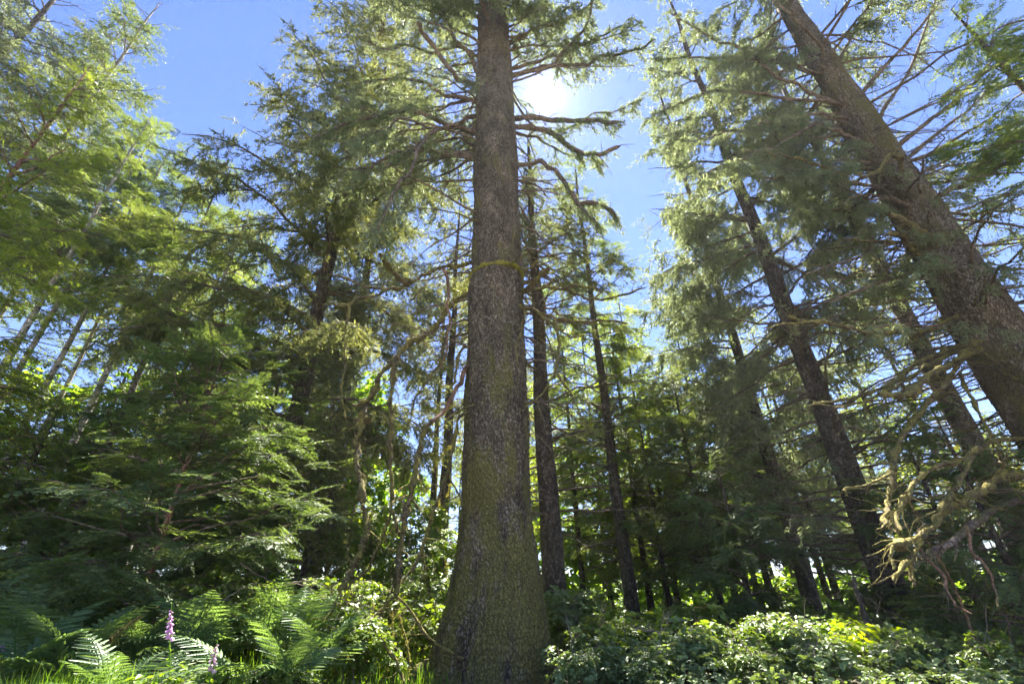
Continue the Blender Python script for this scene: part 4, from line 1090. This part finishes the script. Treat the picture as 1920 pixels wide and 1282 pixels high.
conifer('fir_tree', at(-40, 640, 7.5), 'second young fir low at the left edge with bright soft boughs', 'tree',
        6.6, .08, 2.0, 2.3, 60, 'tuft_mid', ('bark_red', 'hemlock_fresh_lit', 'limb'), 77, bare=.08, twl=.6, dens=11, hangf=.3)
conifer('hemlock_tree', at(320, 960, 7.6), 'young hemlock with thin reddish trunk and flat dark boughs behind the ferns', 'tree',
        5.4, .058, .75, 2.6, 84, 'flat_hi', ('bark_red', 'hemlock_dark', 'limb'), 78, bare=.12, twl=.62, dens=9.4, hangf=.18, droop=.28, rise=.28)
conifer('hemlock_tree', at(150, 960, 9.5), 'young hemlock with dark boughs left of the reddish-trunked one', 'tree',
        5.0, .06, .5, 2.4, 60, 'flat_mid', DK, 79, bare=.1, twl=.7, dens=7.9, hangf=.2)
conifer('hemlock_tree', at(15, 960, 9), 'dark young hemlock low at the left edge', 'tree',
        4.4, .06, .4, 2.3, 54, 'flat_mid', ('bark_dark', 'hemlock', 'limb'), 80, bare=.1, twl=.7, dens=7.9, hangf=.2)
conifer('hemlock_tree', at(470, 930, 11), 'shaded hemlock between the reddish-trunked hemlock and the broad spruce', 'tree',
        6.6, .09, .5, 2.6, 66, 'flat_mid', DK, 81, bare=.1, twl=.75, dens=7.9, hangf=.25)
conifer('hemlock_tree', at(590, 960, 12), 'blue-green hemlock with spreading sprays left of the hanging mossy limbs', 'tree',
        5.6, .08, .9, 2.2, 50, 'hang_mid', ('bark_dark', 'spruce', 'limb'), 82, bare=.05, twl=.7, dens=7.2, hangf=.6)
conifer('hemlock_tree', at(392, 600, 14), 'pale blotched trunk rising out of dark boughs, left of centre', 'tree',
        15.5, .17, 9.5, 2.8, 40, 'flat_mid', ('bark_pale', 'hemlock', 'limb'), 83, back=0.25, bare=.1, twl=.8, dens=8, dead=(6, 9, 6, 1.0), gaps=GL)
poles = [(35, 640, 14, .17, 'pale_trunk'), (67, 640, 16, .15, ''), (130, 640, 17, .16, ''), (165, 640, 19, .14, ''), (225, 640, 18, .17, ''), (285, 640, 16, .16, ''), (20, 560, 19, .16, ''), (345, 700, 20, .17, '')]
pl_lab = ['leftmost of the pale leaning-looking stems, at the left edge', 'pale lichen-spotted stem second from the left edge', 'pale slender stem third from the left edge in the row',
          'thin pale stem fourth in the row at left, partly hidden', 'pale stem fifth in the row, below the twin-tipped hemlock', 'darker stem at the right end of the pale row, near the red-trunked hemlock',
          'pale stem behind the glowing young fir', 'shaded stem just left of the pale blotched trunk']
for i, (px, py, Y, r, _) in enumerate(poles):
    conifer('hemlock_tree', at(px, py, Y), pl_lab[i], 'tree', [22, 25, 24, 23, 25, 21, 26, 22][i], r, [11.5, 13.5, 13, 13, 14, 11, 15, 10.5][i], 2.9, 42, 'flat_mid',
            (('bark_pale', 'bark_dark')[i in (5, 7)], ['hemlock', 'hemlock_dark', 'hemlock'][i % 3], 'limb'), 90 + i, back=.15, bare=.1, twl=.9, dens=8, dead=(5, 14, 26, 1.5, .25), group='pale stems at the left', gaps=GL)

# deciduous trees with light coming through
broadleaf('maple_tree', at(690, 800, 22), 'light green maple glowing behind the hanging mossy limbs', 'tree', 11, .14, 2.5, 3.8, 22, ('bark_pale', 'maple', 'limb'), 111, key='broad_lo', leafsc=1.2, dens=6)
broadleaf('maple_tree', at(560, 800, 24), 'yellow-green maple behind the broad spruce', 'tree', 13, .14, 2.5, 3.8, 22, ('bark_pale', 'maple', 'limb'), 112, key='broad_lo', leafsc=1.2, dens=6)
broadleaf('maple_tree', at(250, 820, 22), 'light green maple behind the pale stems', 'tree', 12, .14, 2.0, 4.2, 24, ('bark_pale', 'maple', 'limb'), 113, key='broad_lo', leafsc=1.2, dens=6, gaps=GL)
broadleaf('maple_tree', at(60, 830, 20), 'bright leafy tree at the left edge behind the pale stems', 'tree', 10, .14, 1.5, 4.2, 24, ('bark_pale', 'maple', 'limb'), 114, key='broad_lo', leafsc=1.2, dens=6)
broadleaf('maple_tree', at(420, 820, 26), 'light green tree showing behind the pale blotched trunk', 'tree', 13, .14, 2.5, 4.2, 24, ('bark_pale', 'maple', 'limb'), 115, key='broad_lo', leafsc=1.2, dens=6)
broadleaf('maple_tree', at(1090, 1000, 26), 'sunny yellow-green tree between the two dark trunks right of centre', 'tree', 9, .12, 1.5, 3.4, 22, ('bark_pale', 'maple', 'limb'), 116, key='broad_lo', leafsc=1.2, dens=6)
broadleaf('maple_tree', at(1230, 900, 30), 'yellow-green tree behind the hemlocks right of the slender spruce', 'tree', 13, .14, 2.5, 4.0, 22, ('bark_pale', 'maple', 'limb'), 117, key='broad_lo', leafsc=1.2, dens=5, gaps=GR)

for i, (px, Y, h, mt) in enumerate([(1075, 22, 15, 'hemlock_fresh_lit'), (1120, 26, 18, 'hemlock_fresh_lit'), (1185, 21, 14.5, 'hemlock_fresh_lit'), (1215, 24, 18, 'hemlock_fresh_lit'), (1330, 21, 14, 'hemlock'), (1390, 19, 12.5, 'spruce_grey'), (1500, 20, 13, 'spruce_grey'), (640, 24, 17, 'hemlock'), (600, 20, 13, 'hemlock_fresh_lit'), (40, 21, 15, 'hemlock_fresh_lit'), (150, 23, 17, 'hemlock'), (240, 22, 16, 'hemlock_fresh_lit'), (330, 21, 14, 'hemlock'), (450, 22, 15, 'hemlock_fresh_lit')]):
    conifer('hemlock_tree', at(px, 900, Y), ['sunlit hemlock between the dark spruce stem and the slender spruce', 'yellow-green lit conifer right behind the slender spruce', 'lit hemlock at the right elbow of the slender spruce', 'bright yellow-green conifer below the gap of blue sky',
            'lit hemlock behind the low dark hemlock', 'pale-sprayed conifer above the right end of the low dark hemlock', 'pale-sprayed conifer behind the dark-trunked spruce', 'hemlock in the light behind the hanging mossy limbs', 'yellow-green conifer at the right edge of the broad spruce', 'yellow-green conifer behind the glowing young fir', 'mid-green conifer behind the third and fourth pale stems', 'yellow-green conifer behind the fifth pale stem', 'mid-green conifer behind the pale blotched trunk', 'yellow-green conifer between the pale blotched trunk and the broad spruce'][i], 'tree',
            h, .15, 2.2, 3.0, 60, 'flat_lo', ('bark_dark', mt, 'limb'), 150 + i, back=.12, bare=.1, twl=1.05, dens=6.5, hangf=.5, gaps=GR)

# far stand of spruces: one of each kind, then copies
far_a = conifer('far_spruce', (-3.0, 34.0), 'distant spruce of the far stand, its bare stem against pale sky', 'tree', 17, .17, 7, 2.3, 34, 'hang_lo', ('bark_dark', 'hemlock_fresh_lit', 'limb'), 121, bare=.0, twl=1.2, dens=4, dead=(2, 8, 14, 1.4), group='distant spruces of the far stand', gaps=None)
far_b = conifer('far_spruce', (2.0, 38.0), 'distant spruce of the far stand, its bare stem against pale sky', 'tree', 20, .2, 6, 2.8, 40, 'flat_lo', ('bark_dark', 'spruce', 'limb'), 122, bare=.0, twl=1.3, dens=4, dead=(2, 8, 14, 1.4), group='distant spruces of the far stand', gaps=None)
far_c = conifer('far_spruce', (9.0, 36.0), 'distant spruce of the far stand, its bare stem against pale sky', 'tree', 14, .14, 3, 2.6, 36, 'flat_lo', ('bark_dark', 'hemlock_fresh_lit', 'limb'), 123, bare=.0, twl=1.2, dens=4, group='distant spruces of the far stand', gaps=None)
rng = np.random.default_rng(77)
xs = np.concatenate([np.linspace(-46, 50, 46), np.linspace(-44, 48, 36)])
for i, x in enumerate(xs):
    y = rng.uniform(30, 58); x = x * y / 45 + rng.normal() * 1.2
    if -12 < x * 45 / y < -4 and rng.random() < .35: continue
    src = (far_a, far_b, far_c)[rng.integers(3)]
    copy_tree(src, (x, y, float(terrain(x, y))), rng.random() * 6.28, rng.uniform(.7, 1.0))

# ------------------------------------------------------------------ UNDERGROWTH
def bush(px, py, Y, h, label, mats=('twig', 'leaf', 'twig'), seed=0, spread=.8, leafsc=.55, nst=6, dens=16, nl=9, name='leafy_bush', key='broad', group='leafy bushes of the undergrowth'):
    return broadleaf(name, at(px, py, Y), label, 'bush', h, .012, .25, spread, nl, mats, seed, key=key, leafsc=leafsc, dens=dens, group=group, nst=nst)


PALE = ('twig', 'leaf_sunlit', 'twig'); LEAF = ('twig', 'leaf', 'twig'); LIME = ('twig', 'leaf_lime', 'twig')
BUSH = [
    (640, 1100, 12.5, 2.6, 'tall leafy bush beyond the left hanging mossy limb', LEAF), (720, 1080, 13, 2.9, 'tall sunlit bush behind the hanging mossy limbs', LEAF),
    (800, 1080, 12, 3.0, 'tall bush with lit top just left of the big trunk', LEAF), (850, 1130, 11, 2.4, 'bush pressed behind the left flank of the big trunk', PALE),
    (760, 1180, 10, 1.7, 'bush below the mossy limb tips', PALE), (690, 1190, 9.5, 1.5, 'glossy bush in front of the tall sunlit bushes', PALE), (620, 1200, 8.5, 1.35, 'glossy bush right of the ferns', PALE),
    (560, 1140, 10.5, 1.5, 'leafy bush behind the right-hand ferns', PALE), (660, 1260, 7.2, 1.0, 'low bush at the bottom edge left of the root', LEAF),
    (340, 1120, 7.0, 1.5, 'leafy shoot cluster behind the purple foxglove', LEAF), (400, 1140, 8.2, 1.4, 'dark leafy bush right of the reddish trunk', LEAF), (200, 1090, 10, 1.7, 'dim leafy bush behind the left ferns', LEAF), (60, 1090, 9, 1.7, 'dim leafy bush at left edge behind the ferns', LEAF), (480, 1090, 11, 1.8, 'dim bush behind the dead branch', LEAF),
    (1065, 1160, 11, 1.9, 'sunlit bush right beside the dark spruce stem', PALE), (1110, 1150, 10, 1.8, 'sunlit bush with white-glinting leaves left of the slender spruce', PALE), (1090, 1262, 7.5, 1.1, 'bush against the right flank of the big trunk', PALE),
    (1130, 1230, 8, 1.2, 'glinting bush at the bottom right of the big trunk', PALE), (1190, 1190, 10, 1.4, 'bush right of the slender spruce foot', PALE), (1220, 1260, 7.5, 1.0, 'low bush in the sunlit row, third right of the big trunk', PALE),
    (1300, 1240, 8, 1.25, 'sunlit bush below the low dark hemlock, left side', PALE), (1370, 1200, 9, 1.5, 'sunlit bush straight below the low dark hemlock', PALE), (1440, 1170, 9.5, 1.65, 'tallest of the sunlit bushes at right', PALE),
    (1500, 1190, 9, 1.45, 'sunlit bush just right of the tallest one', PALE), (1420, 1260, 7, 1.05, 'low glinting bush in front of the tallest sunlit bush', PALE), (1560, 1200, 9.5, 1.4, 'bush with bright leaves left of the leaning brown stem', PALE),
    (1540, 1265, 7, 1.0, 'low bush at the bottom edge under the lime leaves', PALE), (1640, 1220, 8.5, 1.2, 'bush at the foot of the leaning brown stem', PALE), (1700, 1250, 7.5, 1.05, 'sunlit low bush right of the leaning brown stem', PALE),
    (1780, 1240, 7.5, 1.1, 'glossy bush below the young hemlock at right', PALE), (1860, 1250, 7, 1.0, 'glossy bush near the lower right corner', PALE), (1620, 1130, 12, 1.9, 'darker bush behind the lime-leaved shoot', LEAF), (1750, 1150, 11, 1.7, 'dark leafy bush right of the dark trunk foot', LEAF), (1280, 1150, 12, 1.7, 'dim bush behind the sunlit row', LEAF),
    (1595, 1130, 8.6, 1.45, 'small lime-green shoot glowing above the sunlit bushes', LIME), (1560, 1190, 8.2, 1.15, 'second lime-green shoot lower left of the first', LIME), (20, 1200, 6.5, 1.0, 'dark leafy clump at the left edge', LEAF), (500, 1250, 5.5, .7, 'low leafy clump between the ferns at the bottom', LEAF), (260, 1270, 4.4, .55, 'low nettle-like clump at the bottom edge', LEAF), (380, 1265, 4.6, .6, 'leafy clump under the fading foxglove', LEAF),
]
for i, (px, py, Y, h, lab, mt) in enumerate(BUSH):
    if mt is PALE and i % 3 == 0: mt = LEAF
    h *= (1.0, .86, 1.12, .93)[i % 4]
    lime = mt is LIME
    if px > 860: h = h * (.37 if Y < 10.5 else .52)
    elif Y < 11: h = h * .8
    bush(px, py, Y, h, lab, mt, 300 + i, spread=.35 if lime else min(.85, h * .5), leafsc=(.30, .38, .46)[i % 3] * (.9 if Y < 8 else 1.25), nst=2 if lime else 6, nl=4 if lime else (9 if h > 1 else 7), dens=13 if Y < 8 else 12)


def make_frond(L, rng):
    A = Acc()
    t = np.linspace(0, 1, 10)
    ax = lambda t: np.stack([L * (t * .92), 0 * t, L * (.55 * t - .62 * t ** 2)], -1)
    v, f = tube(ax(t), .006 * (1 - .8 * t), 4); A.add(v, f, 1, .3)
    m = 15
    tt = np.linspace(.14, .985, m); c = ax(tt); tg = nrm(np.gradient(c, axis=0))
    for sg in (-1, 1):
        pl = L * .29 * np.sin(np.clip((1.02 - tt) * 1.9, 0, 1.57)) ** .9 * rng.uniform(.85, 1.1, m) + .01
        d = nrm(tg * .5 + np.array([0, sg * 1.0, 0]) + np.stack([0 * tt, 0 * tt, -.12 - .15 * rng.random(m)], -1))
        v, f = leaves(c, d * pl[:, None], pl * .10 + .006, rng, np.array([0, 0, 1.0]) + .2 * rng.normal(size=(m, 3)), .3); A.add(v, f, 0, np.repeat(rng.random(m), 6))
        k = 8
        for q in range(k):
            s = (q + .4) / k
            b = c + d * (pl * s)[:, None] - np.array([0, 0, .3]) * (pl * .1 * s * s)[:, None]
            for sd in (-1, 1):
                dd = nrm(tg * sd + d * .5 + rng.normal(size=(m, 3)) * .08) * (pl * .16 * (1.05 - s) + .003)[:, None]
                v, f = kites(b, dd, pl * .10 * (1.1 - s) + .002, rng, np.array([0, 0, 1.0]) + .2 * rng.normal(size=(m, 3))); A.add(v, f, 0, np.repeat(rng.random(m), 4))
    return A


def make_fern(seed, label, loc, nf=6, L=1.0):
    rng = np.random.default_rng(seed)
    root = empty('fern', loc, label, 'fern', 'bracken ferns at lower left')
    for i in range(nf):
        o = make_frond(L * rng.uniform(.75, 1.15), rng).build('frond', ['fern', 'grass'], root)
        o.rotation_euler = (rng.normal() * .15, -rng.uniform(.3, 1.0), i * 6.28 / nf + rng.normal() * .3)
        o.location = (0, 0, .30)
    return root


FERNS = [(60, 1160, 6.0, 1.15, 'large bracken fern arching at the left edge'), (130, 1150, 6.6, 1.15, 'large bracken fern right of the one at the left edge'), (190, 1180, 5.8, 1.1, 'dark bracken fern left of the mossy stick'),
         (40, 1220, 5.0, .95, 'lower bracken fern at the left edge'), (130, 1225, 5.2, .95, 'bracken fern above the grass patch'), (250, 1130, 7.4, 1.0, 'bracken fern behind the mossy stick'), (265, 1195, 6.0, .95, 'bracken fern left of the purple foxglove stem'),
         (360, 1190, 6.2, 1.0, 'bracken fern right of the purple foxglove stem'), (430, 1180, 6.8, 1.1, 'bracken fern behind the fading foxglove'), (500, 1170, 7.2, 1.15, 'sunlit bracken fern with pale frond tops'), (555, 1190, 7.0, 1.1, 'sunlit bracken fern at the right end of the bed'),
         (450, 1230, 5.4, .95, 'bracken fern right of the fading foxglove'), (540, 1240, 5.6, .95, 'bracken fern at the bottom edge with white-glinting fronds'), (600, 1230, 6.4, .9, 'bracken fern nearest the mossy tangle'), (330, 1240, 4.8, .8, 'small bracken fern low under the foxglove'), (220, 1240, 4.7, .8, 'small bracken fern beside the grass patch'),
         (95, 1100, 8.2, 1.1, 'bracken fern deep in shade behind the left ones'), (480, 1140, 8.6, 1.1, 'shaded bracken fern under the dead branch')]
protos = []
for i, (px, py, Y, s, lab) in enumerate(FERNS):
    loc = at(px, py, Y)
    if i < 3:
        r_ = make_fern(500 + i, lab, loc, 6 + i % 2); r_.scale = (s,) * 3; protos.append(r_)
    else:
        copy_tree(protos[i % 3], loc, i * 1.7, s, lab)


def grass_patch(name, label, pts, n, hmax, seed):
    rng = np.random.default_rng(seed)
    c = pts[rng.integers(len(pts), size=n)]
    x = c[:, 0] + rng.normal(size=n) * .28; y = c[:, 1] + rng.normal(size=n) * .28
    b = np.stack([x, y, terrain(x, y)], -1)
    h = hmax * rng.uniform(.45, 1, n); a = rng.random(n) * 6.28; l = rng.uniform(.05, .45, n)
    out = np.stack([np.cos(a), np.sin(a), 0 * a], -1); sd = np.stack([-np.sin(a), np.cos(a), 0 * a], -1)
    w = rng.uniform(.003, .006, n)[:, None]
    A = Acc(); V = []
    for t, k in ((0, 1), (.4, .9), (.75, .6), (1, .05)):
        p = b + np.array([0, 0, 1.0]) * (h * (t - .25 * l * t * t))[:, None] + out * (h * l * t * t)[:, None]
        V += [p + sd * w * k, p - sd * w * k]
    v = np.stack(V, 1).reshape(-1, 3); o = (np.arange(n) * 8)[:, None]
    f = np.concatenate([o + np.array([q, q + 1, q + 3, q + 2]) for q in (0, 2, 4)])
    A.add(v, f, 0, np.repeat(rng.random(n), 8))
    tag(A.build(name, ['grass']), label, 'grass', kind='stuff')


gp = np.array([at(px, 1240, Y)[:2] for px, Y in ((60, 3.6), (110, 3.7), (160, 3.8), (210, 3.8), (250, 4.0), (300, 4.1), (180, 4.2), (130, 4.3), (90, 4.2), (20, 4.0))])
grass_patch('grass', 'tall green grass at the bottom left below the ferns', gp, 5200, .72, 5)
gp = np.array([[x, y] for x in np.linspace(-7, -1, 20) for y in np.linspace(4.5, 13, 14)])
grass_patch('undergrowth_grass', 'sparse grass among the ferns of the forest floor', gp, 6000, .40, 6)


def leaf_mass(name, label, seed, region, n, zmax, mat, key='broad', sc=.5):
    """low tangled ground cover that fills the space between bushes"""
    rng = np.random.default_rng(seed)
    x = rng.uniform(region[0], region[1], n); y = rng.uniform(region[2], region[3], n)
    z = terrain(x, y) + zmax * rng.random(n) ** 1.2
    d = np.stack([rng.normal(size=n), rng.normal(size=n), rng.uniform(-.3, .9, n)], -1)
    A = Acc(); stamp(A, key, np.stack([x, y, z], -1), d, sc * rng.uniform(.6, 1.2, n), rng, gaps=None)
    tag(A.build(name, [mat, 'twig']), label, 'undergrowth', kind='stuff')


leaf_mass('undergrowth', 'dark tangled ground cover behind ferns and bushes', 21, (-14, -1.2, 8, 18), 2600, 1.1, 'leaf')
leaf_mass('undergrowth', 'tangled ground cover right of the big trunk', 22, (1.2, 16, 8.5, 19), 2000, .6, 'leaf')
leaf_mass('undergrowth', 'low ground cover at the near edge of the clearing', 23, (1.4, 7, 4.6, 8.5), 1300, .30, 'leaf_sunlit', sc=.25)
leaf_mass('far_undergrowth', 'sunlit thicket on the forest floor far behind the trunks', 24, (-45, 48, 19, 55), 6500, 2.0, 'maple', 'broad_lo', 1.3)


# foxgloves
def foxglove(base, tip, label, seed, nfl, fz=(.42, .98), mat='petal', sc=1.0):
    rng = np.random.default_rng(seed)
    root = empty('foxglove', base, label, 'flower', 'foxgloves at lower left')
    p = spline(np.array([base, base * .6 + tip * .4 + np.array([.02, 0, 0]), base * .25 + tip * .75, tip]), 8)
    A = Acc(); v, f = tube(p, np.linspace(.008, .003, len(p)), 6); A.add(v, f, 0, .8)
    n = 26; s = rng.uniform(.3, .8, n); c = np.stack([np.interp(s, np.linspace(0, 1, len(p)), p[:, k]) for k in range(3)], -1)
    d = nrm(rng.normal(size=(n, 3)) + np.array([0, 0, .3])) * .035
    v, f = leaves(c, d, .022, rng); A.add(v, f, 0, .9)      # seed pods and bracts
    A.build('stem', ['grass'], root, base)
    F = Acc(); Ln = np.linspace(0, 1, len(p))
    for i in range(nfl):
        s = fz[0] + (fz[1] - fz[0]) * i / nfl; c = np.array([np.interp(s, Ln, p[:, k]) for k in range(3)])
        a = i * 2.4; size = .045 * sc * (1.15 - .7 * (i / nfl))
        dr = nrm(np.array([math.cos(a), math.sin(a), -.75])); t = np.linspace(0, 1, 5)
        q = c + dr * (size * t)[:, None]
        v, f = tube(q, size * np.array([.10, .26, .30, .34, .46]), 7, .05, rng); F.add(v, f, 0, rng.random())
    F.build('blossom', [mat], root, base)
    B = Acc(); n = 9; a = rng.random(n) * 6.28
    d = np.stack([np.cos(a) * .8, np.sin(a) * .8, rng.uniform(.2, .9, n)], -1) * .2
    v, f = leaves(np.tile(base + np.array([0, 0, .05]), (n, 1)), d, .08, rng); B.add(v, f, 0, np.repeat(rng.random(n), 6))
    B.build('leaf', ['leaf'], root, base)


foxglove(at(352, 1240, 5.0), P(322, 1128, 4.9), 'tall purple foxglove leaning left above the ferns', 1, 18, (.66, .93), sc=.8)
foxglove(at(402, 1270, 4.6), P(408, 1200, 4.6), 'fading pink foxglove low to the right of the purple one', 2, 12, (.7, .98), 'petal_pale', .8)
foxglove(at(10, 1230, 5.5), P(8, 1196, 5.5), 'small purple foxglove at the left edge among ferns', 3, 7, (.8, .98), sc=.9)


# dead branches lying and leaning in the undergrowth
def dead_branch(label, pts, Y, dY, wpx, seed, mat='twig', moss=False, name='dead_branch', ntw=10, tl=.6):
    rng = np.random.default_rng(seed); c = limb_pts(pts, Y, dY); p = spline(c, 5)
    p = p + rng.normal(size=p.shape) * .008; r0 = wpx / 2 * depth(c[0]) / FPX
    r = np.linspace(r0, r0 * .35, len(p)); A = Acc(); v, f = tube(p, r, 7, .08, rng); A.add(v, f, 0, .5)
    dead_twigs(A, p, r, rng, ntw, tl, 0, hang=0.0)
    o = tag(A.build(name, [mat]), label, 'branch')
    if moss:
        B = Acc(); v, f = moss_strands(p, r, rng, 260, .08); B.add(v, f, 0, np.repeat(rng.random(len(v) // 4), 4)); B.build('moss_coat', ['moss'], o)


dead_branch('pale dead branch with thin forks in front of the dark thicket at left', [(450, 1055), (480, 1075), (520, 1092), (560, 1090), (600, 1092), (640, 1120)], 7.5, .5, 3.5, 1, ntw=16, tl=.9)
dead_branch('thin dead twig crossing below the pale dead branch', [(420, 1125), (460, 1100), (500, 1098), (545, 1140), (575, 1165)], 7.2, .4, 2.5, 2, ntw=10)
dead_branch('mossy stick leaning up out of the ferns', [(205, 1200), (225, 1180), (250, 1165), (268, 1153)], 5.2, .3, 9, 3, 'limb_moss', True, ntw=2, tl=.2)
dead_branch('bleached forked twig in front of the low dark hemlock', [(1195, 1178), (1240, 1185), (1265, 1200), (1280, 1225)], 8.0, .3, 3, 4, ntw=7)
dead_branch('thin leaning brown stem at right among the bushes', [(1655, 1275), (1640, 1215), (1620, 1150), (1600, 1080)], 8.2, .8, 22, 5, 'bark_dark', ntw=10, tl=.8)
dead_branch('long drooping bare stem in the lower right', [(1835, 1230), (1815, 1160), (1790, 1100), (1755, 1040), (1720, 990)], 7.6, -.6, 6, 6, 'limb_red', ntw=14, tl=.6)
dead_branch('upright bare cane left of the slender spruce', [(1130, 1260), (1122, 1200), (1135, 1140), (1140, 1090)], 8.6, .2, 3, 7, 'limb_red', ntw=8)
for i, (px, py, x2, y2) in enumerate([(640, 1270, 668, 1165), (690, 1275, 700, 1130), (720, 1270, 735, 1140), (765, 1275, 748, 1150), (670, 1275, 740, 1190), (705, 1278, 655, 1200)]):
    dead_branch(['mossy cane at the left end of the tangle by the root', 'mossy cane in the tangle, second from the left', 'upright mossy cane under the hanging limb tips', 'mossy cane nearest the big trunk root', 'slanting mossy cane crossing the tangle', 'dry cane slanting left in the tangle'][i],
                [(px, py), ((px + x2) / 2 + 8, (py + y2) / 2), (x2, y2)], 7.4, .3, 5, 20 + i, 'limb_moss' if i < 5 else 'limb_red', i < 5, ntw=10, tl=.5)

for i, (px, py, x2, y2, Y) in enumerate([(1075, 1270, 1060, 1150, 8), (1100, 1275, 1130, 1120, 8.5), (1175, 1270, 1160, 1130, 9), (1215, 1270, 1245, 1150, 8.5), (1320, 1270, 1300, 1140, 8.5), (1480, 1270, 1510, 1120, 8), (1835, 1270, 1850, 1080, 8), (1900, 1270, 1880, 1120, 7.5)]):
    dead_branch(['bare cane beside the right flank of the big trunk', 'bare forked cane in front of the slender spruce, left side', 'reddish cane at the foot of the slender spruce', 'bare cane right of the slender spruce foot',
                 'bare cane in front of the low dark hemlock', 'bare cane left of the lime-green shoots', 'bare cane below the hanging mossy limbs at right', 'bare cane in the lower right corner'][i],
                [(px, py), ((px + x2) / 2 + 6, (py + y2) / 2), (x2, y2)], Y, .4, 3.2, 40 + i, ['twig', 'limb_red', 'limb'][i % 3], ntw=12, tl=.55)


# ------------------------------------------------------------------ haze volume added to lift the shadows
HAZE_DENSITY = 0.00035
m, n, l = newmat('veil haze')
pv = n.new('ShaderNodeVolumePrincipled'); pv.inputs['Color'].default_value = (0.95, 0.97, 1.0, 1); pv.inputs['Density'].default_value = HAZE_DENSITY
pv.inputs['Anisotropy'].default_value = 0.35
o = n.new('ShaderNodeOutputMaterial'); l.new(pv.outputs['Volume'], o.inputs['Volume']); M['haze'] = m
A = Acc()
hv = np.array([[x, y, z] for x in (-1520, 1520) for y in (-1520, 1520) for z in (-8.0, 44.0)])
A.add(hv, np.array([[0, 1, 3, 2], [4, 6, 7, 5], [0, 4, 5, 1], [2, 3, 7, 6], [0, 2, 6, 4], [1, 5, 7, 3]]))
hz = A.build('haze', ['haze'], smooth=False); tag(hz, kind='stuff', label='thin veil haze between the trees, added to lift the shade', cat='haze')
cy.volume_bounces = 1; cy.volume_step_rate = 20; cy.volume_max_steps = 32
